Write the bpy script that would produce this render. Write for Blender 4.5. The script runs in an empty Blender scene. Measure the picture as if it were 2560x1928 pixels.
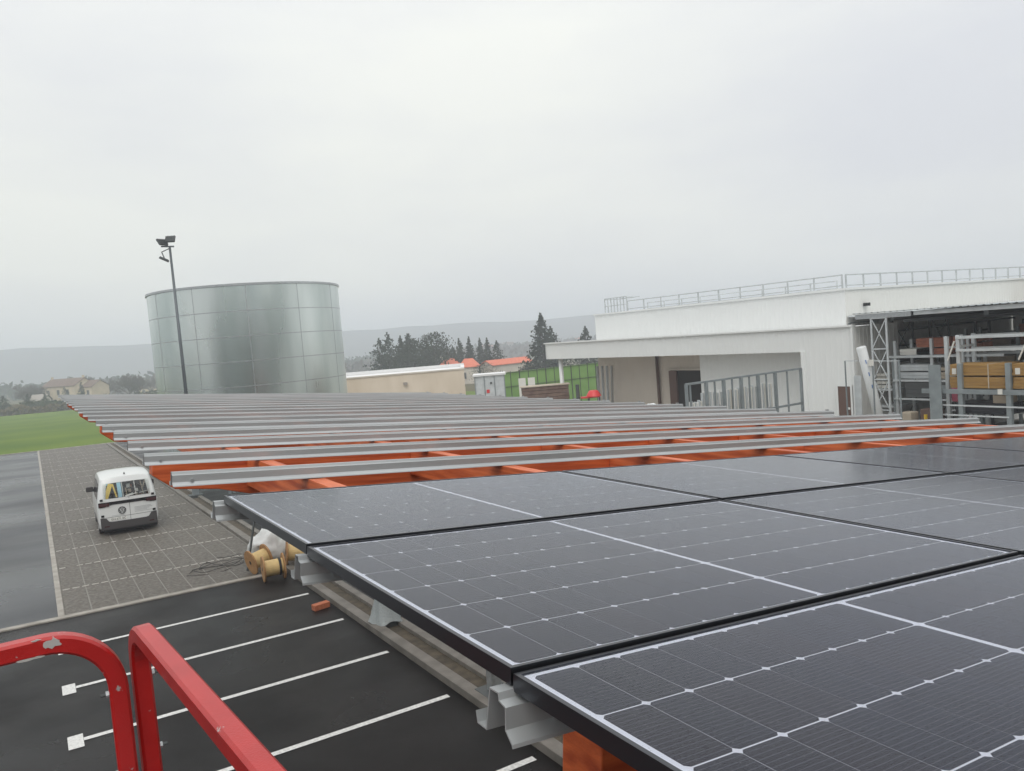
import bpy, bmesh, math, random
from mathutils import Vector, Matrix, Euler, noise
R = math.radians
random.seed(7)
scene = bpy.context.scene
col = scene.collection

# ------------------------------------------------------------------ camera
CZ = 5.502
cam_d = bpy.data.cameras.new("camera")
cam = bpy.data.objects.new("camera", cam_d)
col.objects.link(cam)
RW = ((0.8441, -0.5301, -0.0800), (-0.1023, -0.0128, -0.9947), (0.5263, 0.8478, -0.0650))   # rows: right, down, forward
rt, dn, fw = [Vector(r).normalized() for r in RW]
cam.matrix_world = Matrix(((rt.x, -dn.x, -fw.x, 0), (rt.y, -dn.y, -fw.y, 0), (rt.z, -dn.z, -fw.z, CZ), (0, 0, 0, 1)))
cam_d.sensor_width = 36.0
cam_d.lens = 36.0 * 1936.5 / 2560.0
cam_d.clip_start = 0.05
cam_d.clip_end = 9000
scene.camera = cam

# ------------------------------------------------------------------ sky and sun (overcast)
SUN_EL, SUN_AZ = R(52), R(215)
world = bpy.data.worlds.new("World")
scene.world = world
world.use_nodes = True
wt = world.node_tree
wt.nodes.clear()
wn = wt.nodes.new
out = wn("ShaderNodeOutputWorld"); bg = wn("ShaderNodeBackground")
sky = wn("ShaderNodeTexSky"); sky.sky_type = 'NISHITA'; sky.sun_disc = False
sky.sun_elevation = SUN_EL; sky.sun_rotation = SUN_AZ; sky.air_density = 1.0; sky.dust_density = 3.0
tc = wn("ShaderNodeTexCoord"); mp = wn("ShaderNodeMapping"); mp.inputs['Scale'].default_value = (1, 1, 3.2)
n1 = wn("ShaderNodeTexNoise"); n1.inputs['Scale'].default_value = 1.5; n1.inputs['Detail'].default_value = 6; n1.inputs['Roughness'].default_value = .5
rp = wn("ShaderNodeValToRGB")
rp.color_ramp.elements[0].position = .34; rp.color_ramp.elements[0].color = (6.9, 7.05, 7.4, 1)
rp.color_ramp.elements[1].position = .66; rp.color_ramp.elements[1].color = (8.55, 8.65, 8.2, 1)
sep = wn("ShaderNodeSeparateXYZ")
m1 = wn("ShaderNodeMath"); m1.operation = 'MULTIPLY'
m2 = wn("ShaderNodeMath"); m2.operation = 'MULTIPLY_ADD'; m2.inputs[1].default_value = .95; m2.inputs[2].default_value = 1.0
vm = wn("ShaderNodeVectorMath"); vm.operation = 'SCALE'
mx = wn("ShaderNodeMix"); mx.data_type = 'RGBA'; mx.inputs['Factor'].default_value = .96
L = wt.links.new
L(tc.outputs['Generated'], mp.inputs['Vector']); L(mp.outputs['Vector'], n1.inputs['Vector'])
L(n1.outputs['Fac'], rp.inputs['Fac'])
L(tc.outputs['Generated'], sep.inputs[0]); L(sep.outputs['Z'], m1.inputs[0]); L(sep.outputs['Z'], m1.inputs[1])
L(m1.outputs[0], m2.inputs[0]); L(rp.outputs['Color'], vm.inputs[0]); L(m2.outputs[0], vm.inputs['Scale'])
L(sky.outputs['Color'], mx.inputs['A']); L(vm.outputs[0], mx.inputs['B'])
L(mx.outputs['Result'], bg.inputs['Color']); bg.inputs['Strength'].default_value = .1
L(bg.outputs[0], out.inputs['Surface'])

sun_d = bpy.data.lights.new("sun", 'SUN')
sun_d.energy = 1.0; sun_d.angle = R(35); sun_d.color = (1.0, .97, .92)
sun = bpy.data.objects.new("sun", sun_d); col.objects.link(sun)
sd = Vector((math.sin(SUN_AZ) * math.cos(SUN_EL), math.cos(SUN_AZ) * math.cos(SUN_EL), math.sin(SUN_EL)))
sun.rotation_euler = sd.to_track_quat('Z', 'Y').to_euler()
sun.location = (0, 0, 60)
vs = scene.view_settings
vs.view_transform = 'Standard'; vs.look = 'None'; vs.exposure = 0.1; vs.gamma = 1.0
vs.use_curve_mapping = False
scene.cycles.max_bounces = 7
scene.cycles.diffuse_bounces = 3
scene.cycles.glossy_bounces = 3
scene.cycles.transparent_max_bounces = 8
scene.cycles.volume_bounces = 2

# ------------------------------------------------------------------ materials
M = {}
def mat(name, color, rough=.6, metal=0.0, spec=.5, var=None, vscale=6.0, bump=0.0, bscale=40.0, coat=0.0, rvar=0.0, stretch=(1, 1, 1), detail=5.0, col2=None):
    """principled material, optional noise variation between color and col2, bump and roughness noise"""
    m = bpy.data.materials.new(name); m.use_nodes = True
    nt = m.node_tree; b = nt.nodes["Principled BSDF"]
    b.inputs['Base Color'].default_value = (*color, 1)
    b.inputs['Roughness'].default_value = rough
    b.inputs['Metallic'].default_value = metal
    b.inputs['Specular IOR Level'].default_value = spec
    if coat: b.inputs['Coat Weight'].default_value = coat; b.inputs['Coat Roughness'].default_value = .08
    if var or bump or rvar or col2:
        t = nt.nodes.new("ShaderNodeTexCoord"); mpn = nt.nodes.new("ShaderNodeMapping")
        mpn.inputs['Scale'].default_value = stretch
        nt.links.new(t.outputs['Object'], mpn.inputs[0])
        def nz(s, d=detail):
            n = nt.nodes.new("ShaderNodeTexNoise"); n.inputs['Scale'].default_value = s; n.inputs['Detail'].default_value = d
            nt.links.new(mpn.outputs[0], n.inputs['Vector']); return n
        if var or col2:
            v = var or .0
            c2 = col2 or tuple(c * (1 + v) for c in color)
            c1 = color if col2 else tuple(c * (1 - v) for c in color)
            n = nz(vscale); r = nt.nodes.new("ShaderNodeValToRGB")
            r.color_ramp.elements[0].position = .33; r.color_ramp.elements[1].position = .67
            r.color_ramp.elements[0].color = (*c1, 1); r.color_ramp.elements[1].color = (*c2, 1)
            nt.links.new(n.outputs['Fac'], r.inputs[0]); nt.links.new(r.outputs[0], b.inputs['Base Color'])
        if rvar:
            n = nz(vscale * .7); mr = nt.nodes.new("ShaderNodeMapRange")
            mr.inputs['From Min'].default_value = .3; mr.inputs['From Max'].default_value = .7
            mr.inputs['To Min'].default_value = max(.03, rough - rvar); mr.inputs['To Max'].default_value = min(1, rough + rvar)
            nt.links.new(n.outputs['Fac'], mr.inputs['Value']); nt.links.new(mr.outputs[0], b.inputs['Roughness'])
        if bump:
            n = nz(bscale); bp = nt.nodes.new("ShaderNodeBump"); bp.inputs['Strength'].default_value = bump; bp.inputs['Distance'].default_value = .02
            nt.links.new(n.outputs['Fac'], bp.inputs['Height']); nt.links.new(bp.outputs[0], b.inputs['Normal'])
    M[name] = m
    return m
mat('grass', (.064, .118, .005), .9, col2=(.115, .17, .011), vscale=.09, detail=9, bump=.6, bscale=3, spec=.2)
mat('scrub', (.09, .075, .045), .95, col2=(.13, .12, .06), vscale=.03, spec=.1)
mat('asphalt', (.0075, .0066, .0066), .38, col2=(.015, .0132, .013), vscale=.6, bump=.3, bscale=220, rvar=.16, spec=.12, detail=8)
mat('road', (.009, .009, .011), .33, col2=(.028, .03, .036), vscale=.3, bump=.1, bscale=120, rvar=.12, stretch=(.6, 1.0, 1), spec=.32, detail=7)
mat('paver', (.066, .057, .046), .6, col2=(.135, .119, .099), vscale=13, bump=.7, bscale=26, rvar=.15)
mat('gravel', (.19, .18, .16), .85, col2=(.27, .26, .235), vscale=30, bump=.5, bscale=60)
mat('concrete', (.24, .22, .19), .7, col2=(.36, .335, .30), vscale=3, bump=.3, bscale=50)
mat('kerb_wet', (.115, .105, .09), .6, col2=(.18, .165, .145), vscale=3, bump=.3, bscale=50)
mat('soil', (.05, .042, .03), .9, col2=(.10, .08, .055), vscale=5, bump=.5, bscale=40)
mat('stone_pale', (.38, .36, .32), .7, col2=(.52, .5, .46), vscale=9)
mat('linepaint', (.5, .5, .485), .5, col2=(.74, .74, .72), vscale=24, detail=9, bump=.1, bscale=120)
mat('galv', (.42, .44, .45), .38, .85, col2=(.54, .56, .57), vscale=18, rvar=.1)
mat('galv_rail', (.38, .395, .40), .42, .55, col2=(.47, .485, .49), vscale=4, rvar=.08, stretch=(.15, 1, 1))
mat('wood', (.38, .054, .012), .55, col2=(.70, .145, .038), vscale=9, detail=8, stretch=(.18, 1, 3.0), bump=.15, bscale=30)
mat('wood_joist', (.36, .06, .016), .5, col2=(.68, .165, .052), vscale=9, detail=8, stretch=(3, .2, 3), bump=.15, bscale=30)
mat('red', (.35, .007, .006), .34, col2=(.44, .012, .011), vscale=9, coat=.15, bump=.12, bscale=300)
mat('black_frame', (.075, .078, .088), .3, .9)
mat('backsheet', (.72, .73, .75), .45)
mat('white_clad', (.74, .755, .745), .45, var=.012, vscale=.6)
mat('white_clad_warm', (.73, .73, .70), .45, var=.012, vscale=.6)
mat('beige_clad', (.62, .56, .49), .55, var=.05, vscale=.5)
mat('beige_render', (.58, .49, .38), .85, col2=(.70, .61, .50), vscale=.7, stretch=(1, 1, .35))
mat('white_paint', (.64, .65, .64), .3, coat=.5)
mat('roof_white', (.7, .7, .7), .6)
mat('grey_steel', (.24, .27, .28), .5, .3, var=.12, vscale=3)
mat('light_steel', (.50, .53, .54), .5, .1, var=.1, vscale=3)
mat('dark_steel', (.09, .10, .10), .5, .4)
mat('dark_open', (.02, .019, .018), .8)
mat('brown_pipe', (.12, .07, .055), .5)
mat('green_mesh', (.14, .26, .07), .8, col2=(.18, .31, .095), vscale=.8)
mat('post_dark', (.05, .055, .05), .6)
mat('timber_brown', (.12, .075, .06), .8, col2=(.19, .13, .10), vscale=3)
mat('timber_yellow', (.26, .14, .035), .7, col2=(.36, .21, .06), vscale=4, stretch=(2, .3, 3))
mat('timber_pale', (.42, .36, .28), .75, var=.12, vscale=3)
mat('timber_red', (.26, .085, .045), .7, var=.2, vscale=4)
mat('board_white', (.66, .65, .6), .6)
mat('plastic_white', (.75, .75, .73), .4)
mat('plastic_red', (.6, .03, .03), .4)
mat('plastic_yellow', (.65, .42, .03), .5)
mat('pink', (.5, .1, .16), .6)
mat('carton', (.33, .27, .2), .8)
mat('black_wrap', (.012, .013, .018), .35, bump=.5, bscale=6)
mat('film', (.30, .33, .33), .3, bump=.9, bscale=22, spec=.6)
mat('tarp', (.60, .62, .62), .45, bump=.8, bscale=14)
mat('print_blue', (.05, .16, .45), .5)
mat('roof_tile', (.56, .13, .07), .8, col2=(.66, .19, .11), vscale=2.5, bump=.4, bscale=6)
mat('roof_old', (.13, .085, .07), .9, col2=(.19, .13, .11), vscale=1.5)
mat('render_cream', (.56, .47, .34), .9, var=.08, vscale=.6)
mat('render_pale', (.58, .53, .46), .9, var=.08, vscale=.6)
mat('window_dark', (.05, .055, .06), .2)
mat('shutter', (.30, .27, .24), .7)
mat('bark', (.07, .055, .045), .9)
mat('bark_grey', (.11, .095, .09), .9)
mat('needle', (.014, .026, .014), .85, spec=.15, col2=(.035, .05, .026), vscale=.9)
mat('needle_b', (.018, .028, .015), .85, spec=.15, col2=(.045, .055, .03), vscale=.9)
mat('leaf_hedge', (.045, .06, .025), .85, spec=.2)
mat('dry_hedge', (.13, .10, .065), .9, spec=.1)
mat('hill', (.045, .052, .055), .95, col2=(.065, .07, .07), vscale=.01, spec=.1)
mat('drum_board', (.30, .155, .055), .7, col2=(.4, .22, .09), vscale=8)
mat('drum_core', (.62, .45, .20), .65, var=.1, vscale=6)
mat('bag_white', (.66, .67, .66), .45, bump=.9, bscale=9)
mat('strap_green', (.09, .42, .25), .5)
mat('cable', (.02, .018, .017), .6)
mat('brick_orange', (.36, .10, .045), .8, col2=(.45, .15, .07), vscale=20)
mat('tyre', (.018, .018, .018), .8)
mat('bumper', (.045, .04, .04), .6)
mat('gloss_black', (.012, .012, .013), .12)
mat('lamp_red', (.05, .012, .013), .2)
mat('logo_dark', (.03, .03, .032), .35)
mat('text_grey', (.32, .33, .33), .6)
mat('plate', (.72, .72, .68), .4)
mat('gfx_yellow', (.85, .62, .10), .5)
mat('gfx_blue', (.42, .74, .92), .5)
mat('gfx_brown', (.16, .10, .07), .6)
mat('interior', (.1, .105, .105), .8)
mat('chip', (.42, .40, .38), .6)
mat('pole', (.11, .125, .135), .45, .3)
mat('lens', (.5, .52, .55), .15)

# galvanised tank sheet: spangle clouds, with reflection streaks and green tint painted into the colour, semi mirror
def tank_mat():
    m = mat('tank', (.47, .54, .515), .26, .92, col2=(.74, .79, .765), vscale=.42, rvar=.09, stretch=(1, 1, .22))
    return m
tank_mat()
# thin glazing: fresnel mix of clear and glossy
def glass_mat(name, tint=(1, 1, 1), rough=.03, ior=1.5, drops=False):
    m = bpy.data.materials.new(name); m.use_nodes = True; nt = m.node_tree; nt.nodes.clear()
    o = nt.nodes.new("ShaderNodeOutputMaterial"); mix = nt.nodes.new("ShaderNodeMixShader")
    tr = nt.nodes.new("ShaderNodeBsdfTransparent"); gl = nt.nodes.new("ShaderNodeBsdfGlossy"); fr = nt.nodes.new("ShaderNodeFresnel")
    tr.inputs[0].default_value = (*tint, 1); gl.inputs['Roughness'].default_value = rough; gl.inputs['Color'].default_value = (.93, .945, 1.0, 1) if drops else (1, 1, 1, 1); fr.inputs['IOR'].default_value = ior
    k = nt.links.new
    k(fr.outputs[0], mix.inputs[0]); k(tr.outputs[0], mix.inputs[1]); k(gl.outputs[0], mix.inputs[2])
    if drops:
        t = nt.nodes.new("ShaderNodeTexCoord")
        v = nt.nodes.new("ShaderNodeTexVoronoi"); v.inputs['Scale'].default_value = 190
        k(t.outputs['Object'], v.inputs['Vector'])
        mr = nt.nodes.new("ShaderNodeMapRange"); mr.inputs['From Min'].default_value = 0; mr.inputs['From Max'].default_value = .35
        mr.inputs['To Min'].default_value = 1; mr.inputs['To Max'].default_value = 0
        k(v.outputs['Distance'], mr.inputs['Value'])
        b = nt.nodes.new("ShaderNodeBump"); b.inputs['Strength'].default_value = .6; b.inputs['Distance'].default_value = .0014
        k(mr.outputs[0], b.inputs['Height'])
        k(b.outputs[0], gl.inputs['Normal'])
        # sparse beads of water, their glints painted as pale diffuse specks
        v2 = nt.nodes.new("ShaderNodeTexVoronoi"); v2.inputs['Scale'].default_value = 110
        k(t.outputs['Object'], v2.inputs['Vector'])
        cmp_ = nt.nodes.new("ShaderNodeMath"); cmp_.operation = 'LESS_THAN'; cmp_.inputs[1].default_value = .09
        k(v2.outputs['Distance'], cmp_.inputs[0])
        n = nt.nodes.new("ShaderNodeTexNoise"); n.inputs['Scale'].default_value = 3; k(t.outputs['Object'], n.inputs['Vector'])
        g2 = nt.nodes.new("ShaderNodeMath"); g2.operation = 'GREATER_THAN'; g2.inputs[1].default_value = .46; k(n.outputs['Fac'], g2.inputs[0])
        pr = nt.nodes.new("ShaderNodeMath"); pr.operation = 'MULTIPLY'; k(cmp_.outputs[0], pr.inputs[0]); k(g2.outputs[0], pr.inputs[1])
        sc = nt.nodes.new("ShaderNodeMath"); sc.operation = 'MULTIPLY'; sc.inputs[1].default_value = .5; k(pr.outputs[0], sc.inputs[0])
        df = nt.nodes.new("ShaderNodeBsdfDiffuse"); df.inputs[0].default_value = (.62, .63, .66, 1)
        mix2 = nt.nodes.new("ShaderNodeMixShader"); k(sc.outputs[0], mix2.inputs[0]); k(mix.outputs[0], mix2.inputs[1]); k(df.outputs[0], mix2.inputs[2])
        k(mix2.outputs[0], o.inputs[0])
    else:
        k(mix.outputs[0], o.inputs[0])
    M[name] = m
glass_mat('pv_glass', (.94, .95, 1.0), .12, 1.36, True)
glass_mat('van_glass', (.97, .98, .97), .02, 1.45)
def clear_mat():
    m = bpy.data.materials.new('pane_clear'); m.use_nodes = True; nt = m.node_tree; nt.nodes.clear()
    o = nt.nodes.new("ShaderNodeOutputMaterial"); tr = nt.nodes.new("ShaderNodeBsdfTransparent"); nt.links.new(tr.outputs[0], o.inputs[0]); M['pane_clear'] = m
clear_mat()
# mono cell: near black with fine silver busbars and a tint of its own
def cell_mat():
    m = bpy.data.materials.new('cell'); m.use_nodes = True; nt = m.node_tree; b = nt.nodes["Principled BSDF"]; k = nt.links.new
    t = nt.nodes.new("ShaderNodeTexCoord"); s = nt.nodes.new("ShaderNodeSeparateXYZ"); k(t.outputs['Object'], s.inputs[0])
    a = nt.nodes.new("ShaderNodeMath"); a.operation = 'MULTIPLY'; a.inputs[1].default_value = 1 / .0114; k(s.outputs['Y'], a.inputs[0])
    f = nt.nodes.new("ShaderNodeMath"); f.operation = 'FRACT'; k(a.outputs[0], f.inputs[0])
    l = nt.nodes.new("ShaderNodeMath"); l.operation = 'LESS_THAN'; l.inputs[1].default_value = .07; k(f.outputs[0], l.inputs[0])
    oi = nt.nodes.new("ShaderNodeObjectInfo"); r = nt.nodes.new("ShaderNodeValToRGB")
    r.color_ramp.elements[0].color = (.0045, .005, .013, 1); r.color_ramp.elements[1].color = (.0085, .006, .014, 1)
    e = r.color_ramp.elements.new(.5); e.color = (.0045, .006, .017, 1)
    k(oi.outputs['Random'], r.inputs[0])
    mx = nt.nodes.new("ShaderNodeMix"); mx.data_type = 'RGBA'; k(l.outputs[0], mx.inputs['Factor']); k(r.outputs[0], mx.inputs['A']); mx.inputs['B'].default_value = (.13, .13, .155, 1)
    k(mx.outputs['Result'], b.inputs['Base Color']); b.inputs['Roughness'].default_value = .5; b.inputs['Specular IOR Level'].default_value = .2
    M['cell'] = m
cell_mat()
# worn red paint on the basket tubes
def worn_red():
    m = M['red']; nt = m.node_tree; b = nt.nodes["Principled BSDF"]; k = nt.links.new
    src = b.inputs['Base Color'].links[0].from_socket
    t = nt.nodes.new("ShaderNodeTexCoord"); n = nt.nodes.new("ShaderNodeTexNoise"); n.inputs['Scale'].default_value = 26; n.inputs['Detail'].default_value = 8; n.inputs['Roughness'].default_value = .68
    k(t.outputs['Object'], n.inputs['Vector'])
    g = nt.nodes.new("ShaderNodeMapRange"); g.inputs['From Min'].default_value = .66; g.inputs['From Max'].default_value = .675; k(n.outputs['Fac'], g.inputs['Value'])
    mx = nt.nodes.new("ShaderNodeMix"); mx.data_type = 'RGBA'; k(g.outputs[0], mx.inputs['Factor']); k(src, mx.inputs['A']); mx.inputs['B'].default_value = (.36, .33, .32, 1)
    k(mx.outputs['Result'], b.inputs['Base Color'])
worn_red()

# ------------------------------------------------------------------ mesh helpers
class MB:
    def __init__(s): s.v = []; s.f = []; s.mi = []; s.cur = 0
    def add(s, vs, fs):
        o = len(s.v); s.v += [tuple(p) for p in vs]; s.f += [tuple(i + o for i in f) for f in fs]; s.mi += [s.cur] * len(fs); return s
    def box(s, a, b, T=None):
        (x0, y0, z0), (x1, y1, z1) = a, b
        vs = [(x0, y0, z0), (x1, y0, z0), (x1, y1, z0), (x0, y1, z0), (x0, y0, z1), (x1, y0, z1), (x1, y1, z1), (x0, y1, z1)]
        if T is not None: vs = [T @ Vector(p) for p in vs]
        return s.add(vs, [(0, 3, 2, 1), (4, 5, 6, 7), (0, 1, 5, 4), (1, 2, 6, 5), (2, 3, 7, 6), (3, 0, 4, 7)])
    def bar(s, p, q, w, h, up=(0, 0, 1)):
        p, q = Vector(p), Vector(q); d = (q - p).normalized(); u = Vector(up)
        if abs(d.dot(u)) > .98: u = Vector((0, 1, 0))
        sx = d.cross(u).normalized(); sz = sx.cross(d)
        vs = []
        for c in (p, q):
            for a, b in ((-1, -1), (1, -1), (1, 1), (-1, 1)): vs.append(c + sx * (a * w / 2) + sz * (b * h / 2))
        return s.add(vs, [(0, 1, 2, 3), (7, 6, 5, 4), (0, 4, 5, 1), (1, 5, 6, 2), (2, 6, 7, 3), (3, 7, 4, 0)])
    def tube(s, path, r, n=8, cap=True, r2=None):
        path = [Vector(p) for p in path]; m = len(path); rings = []
        prev = None
        for i, p in enumerate(path):
            d = (path[min(i + 1, m - 1)] - path[max(i - 1, 0)]).normalized()
            if prev is None:
                a = Vector((0, 0, 1)) if abs(d.z) < .9 else Vector((1, 0, 0)); u = d.cross(a).normalized()
            else:
                u = (prev - d * prev.dot(d)); u = u.normalized() if u.length > 1e-6 else d.orthogonal().normalized()
            prev = u; w = d.cross(u)
            rr = r if r2 is None else r + (r2 - r) * i / (m - 1)
            rings.append([p + (u * math.cos(2 * math.pi * k / n) + w * math.sin(2 * math.pi * k / n)) * rr for k in range(n)])
        vs = [p for rg in rings for p in rg]
        fs = [(i * n + k, i * n + (k + 1) % n, (i + 1) * n + (k + 1) % n, (i + 1) * n + k) for i in range(m - 1) for k in range(n)]
        if cap: fs += [tuple(range(n))[::-1], tuple(range((m - 1) * n, m * n))]
        return s.add(vs, fs)
    def prism(s, poly, lo, hi, axis='x'):
        """extrude a 2D polygon along an axis; poly coords are the other two axes in order"""
        n = len(poly)
        def P(t, a, b): return {'x': (t, a, b), 'y': (a, t, b), 'z': (a, b, t)}[axis]
        vs = [P(lo, *p) for p in poly] + [P(hi, *p) for p in poly]
        fs = [(i, (i + 1) % n, n + (i + 1) % n, n + i) for i in range(n)] + [tuple(range(n))[::-1], tuple(range(n, 2 * n))]
        return s.add(vs, fs)
    def quad(s, a, b, c, d): return s.add([a, b, c, d], [(0, 1, 2, 3)])
    def build(s, name, m, parent=None, smooth=False, mats=None, bevel=0, fix=True):
        me = bpy.data.meshes.new(name); me.from_pydata(s.v, [], s.f)
        for x in (mats or [m]): me.materials.append(M[x] if isinstance(x, str) else x)
        if mats: me.polygons.foreach_set('material_index', s.mi)
        if fix:
            bm = bmesh.new(); bm.from_mesh(me); bmesh.ops.recalc_face_normals(bm, faces=bm.faces[:]); bm.to_mesh(me); bm.free()
        if smooth: me.polygons.foreach_set('use_smooth', [True] * len(me.polygons))
        me.update()
        o = bpy.data.objects.new(name, me); col.objects.link(o)
        if parent: o.parent = parent
        if bevel:
            bv = o.modifiers.new('bevel', 'BEVEL'); bv.width = bevel; bv.segments = 2; bv.limit_method = 'ANGLE'
        return o
def link(name, me, parent=None, loc=None, rot=None):
    o = bpy.data.objects.new(name, me); col.objects.link(o)
    if parent: o.parent = parent
    if loc is not None: o.location = loc
    if rot is not None: o.rotation_euler = rot
    return o
def tag(o, label, cat, group=None):
    o['label'] = label; o['category'] = cat
    if group: o['group'] = group
    return o
def struct(o): o['kind'] = 'structure'; return o
def stuff(o): o['kind'] = 'stuff'; return o
def empty(name, loc=(0, 0, 0), rot=(0, 0, 0)):
    e = bpy.data.objects.new(name, None); e.empty_display_size = .2; col.objects.link(e); e.location = loc; e.rotation_euler = rot; return e
def sheet_path(path, t):
    """closed outline of a bent sheet of thickness t along a 2D path"""
    n = len(path); off = []
    for i in range(n):
        def nrm(a, b):
            d = Vector((b[0] - a[0], b[1] - a[1])).normalized(); return Vector((-d.y, d.x))
        if i == 0: k = nrm(path[0], path[1]); l = 1
        elif i == n - 1: k = nrm(path[-2], path[-1]); l = 1
        else:
            a, b = nrm(path[i - 1], path[i]), nrm(path[i], path[i + 1]); k = (a + b).normalized(); l = 1 / max(.4, k.dot(a))
        off.append((path[i][0] + k.x * t * l, path[i][1] + k.y * t * l))
    return list(path) + off[::-1]
def extrude_sheet(mb, path, t, lo, hi, axis='x'):
    n = len(path); poly = sheet_path(path, t)
    def P(q, a, b): return {'x': (q, a, b), 'y': (a, q, b), 'z': (a, b, q)}[axis]
    N = len(poly)
    vs = [P(lo, *p) for p in poly] + [P(hi, *p) for p in poly]
    fs = [(i, (i + 1) % N, N + (i + 1) % N, N + i) for i in range(N)]
    for e in (0, N):
        for i in range(n - 1): fs.append((e + i, e + i + 1, e + N - 2 - i, e + N - 1 - i))
    return mb.add(vs, fs)

# ------------------------------------------------------------------ ground
GA, GB = -0.0163, -0.0184         # the lot falls gently to the right and away
def cl(v, a, b): return min(max(v, a), b)
def gz(x, y): return GA * cl(x, -60, 130) + GB * cl(y, -40, 420)
def gsheet(x0, x1, y0, y1, dz): return [(x0, y0, gz(x0, y0) + dz), (x1, y0, gz(x1, y0) + dz), (x1, y1, gz(x1, y1) + dz), (x0, y1, gz(x0, y1) + dz)]
xs = [-1900, -600, -200, -60, 0, 40, 90, 130, 300, 800, 1900]
ys = [-1900, -600, -200, -40, 40, 120, 200, 300, 420, 700, 1100, 1900]
g = MB()
g.add([(x, y, gz(x, y) - .03) for y in ys for x in xs], [(j * len(xs) + i, j * len(xs) + i + 1, (j + 1) * len(xs) + i + 1, (j + 1) * len(xs) + i) for j in range(len(ys) - 1) for i in range(len(xs) - 1)])
struct(g.build('ground', 'scrub'))
struct(MB().quad(*gsheet(-60, 60, 81.6, 216, -.012)).build('grass_field', 'grass'))
struct(MB().quad(*gsheet(-58, .02, 21.45, 81.4, 0)).build('road', 'road'))
struct(MB().quad(*gsheet(-58, 60, -38, 21.3, -.002)).build('asphalt_lot', 'asphalt'))
struct(MB().quad(*gsheet(6.2, 12.5, 21.3, 81.4, -.004)).build('asphalt_yard', 'asphalt'))
struct(MB().quad(*gsheet(12.5, 60, 4, 81.4, .003)).build('bounce_yard', 'concrete'))  # pale concrete sheet added to bounce light up under the overhang
# border kerbs
def kerb(name, x0, x1, y0, y1, h, w_mat='kerb_wet'):
    m = MB(); b = [(x0, y0), (x1, y0), (x1, y1), (x0, y1)]
    vs = [(x, y, gz(x, y) - .08) for x, y in b] + [(x, y, gz(x, y) + h) for x, y in b]
    m.add(vs, [(0, 3, 2, 1), (4, 5, 6, 7), (0, 1, 5, 4), (1, 2, 6, 5), (2, 3, 7, 6), (3, 0, 4, 7)])
    return m.build(name, w_mat, bevel=.012)
k = kerb('kerb_strip', -58, 5.42, 21.28, 21.50, .035, 'concrete'); struct(k)
k = kerb('kerb_strip', .02, .16, 21.502, 81.35, .04, 'concrete'); struct(k)
k = kerb('kerb_strip', -58, 40, 81.36, 81.62, .06, 'concrete'); struct(k)
# planted strip between two kerbs under the carport
k = kerb('kerb_strip', 5.45, 5.67, -12, 80, .13); struct(k)
k = kerb('kerb_strip', 5.98, 6.16, -12, 80, .13); struct(k)
struct(MB().quad(*gsheet(5.6, 6.05, -12, 80, .05)).build('soil_strip', 'soil'))
# paving of grass grid slabs, each slab an object
pav = struct(MB().quad(*gsheet(.14, 5.46, 21.46, 81.38, .008)).build('pavement', 'gravel'))
cw, rws = .585, [21.52, 24.28, 27.26, 30.24, 33.35, 36.55, 39.85, 43.2, 46.7, 50.3, 53.9, 57.3, 60.6, 63.9, 67.2, 70.5, 73.8, 77.1, 81.3]
slab_cache = {}
for j in range(len(rws) - 1):
    ln = round(rws[j + 1] - rws[j] - .05, 3)
    if ln not in slab_cache:
        m = MB(); w = cw - .03
        b = [(0, 0), (w, 0), (w, ln), (0, ln)]; i_ = .012
        c = [(i_, i_), (w - i_, i_), (w - i_, ln - i_), (i_, ln - i_)]
        vs = [(x, y, GA * x + GB * y) for x, y in b] + [(x, y, GA * x + GB * y + .018) for x, y in b] + [(x, y, GA * x + GB * y + .024) for x, y in c]
        m.add(vs, [(0, 1, 5, 4), (1, 2, 6, 5), (2, 3, 7, 6), (3, 0, 4, 7), (4, 5, 9, 8), (5, 6, 10, 9), (6, 7, 11, 10), (7, 4, 8, 11), (8, 9, 10, 11)])
        o = m.build('paving_slab', 'paver', pav); slab_cache[ln] = o.data; bpy.data.objects.remove(o)
    for i in range(9):
        x, y = .175 + i * cw, rws[j] + .025
        link('paving_slab', slab_cache[ln], pav, (x, y, gz(x, y) - .006))
# dotted white bay lines of inlaid stones
for y in rws[1:-1]:
    m = MB(); x = .2
    while x < 5.35:
        if random.random() > .06:
            a = y - .03; l = .17
            v = [(x, a), (x + l, a), (x + l, a + .055), (x, a + .055)]
            m.add([(p, q, gz(p, q) - .01) for p, q in v] + [(p, q, gz(p, q) + .026 + random.uniform(-.002, .002)) for p, q in v], [(4, 5, 6, 7), (0, 1, 5, 4), (1, 2, 6, 5), (2, 3, 7, 6), (3, 0, 4, 7)])
        x += .235
    o = m.build('bay_line', 'stone_pale'); o.parent = pav
# painted bay lines on the asphalt, each with its end block
for j, y in enumerate((18.75, 16.25, 13.76, 11.24, 8.70, 6.2, 3.7, 1.2)):
    o = MB().quad(*gsheet(.16, 5.28, y - .06, y + .06, .004)).build('bay_line', 'linepaint'); struct(o)
    blk = MB().quad(*gsheet(-.06, .155, y - .28, y + .24, .004)).build('line_end_block', 'linepaint', o)
for y in (18.75, 16.25, 13.76, 11.24, 8.70, 6.2, 3.7):
    struct(MB().quad(*gsheet(6.45, 11.4, y - .06, y + .06, .004)).build('bay_line', 'linepaint'))

# ------------------------------------------------------------------ carport frame (local frame follows the roof slope)
OC = Vector((.643, 1.113, 4.937)); SL = math.asin(.101)
CM = Matrix.Translation(OC) @ Matrix.Rotation(SL, 4, 'Y')
carport = empty('carport', OC, (0, SL, 0))
tag(carport, 'long carport frame of red stained timber with galvanised rails over the parking bays', 'carport')
PITCH = 1.142; WID = 10.47
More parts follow.
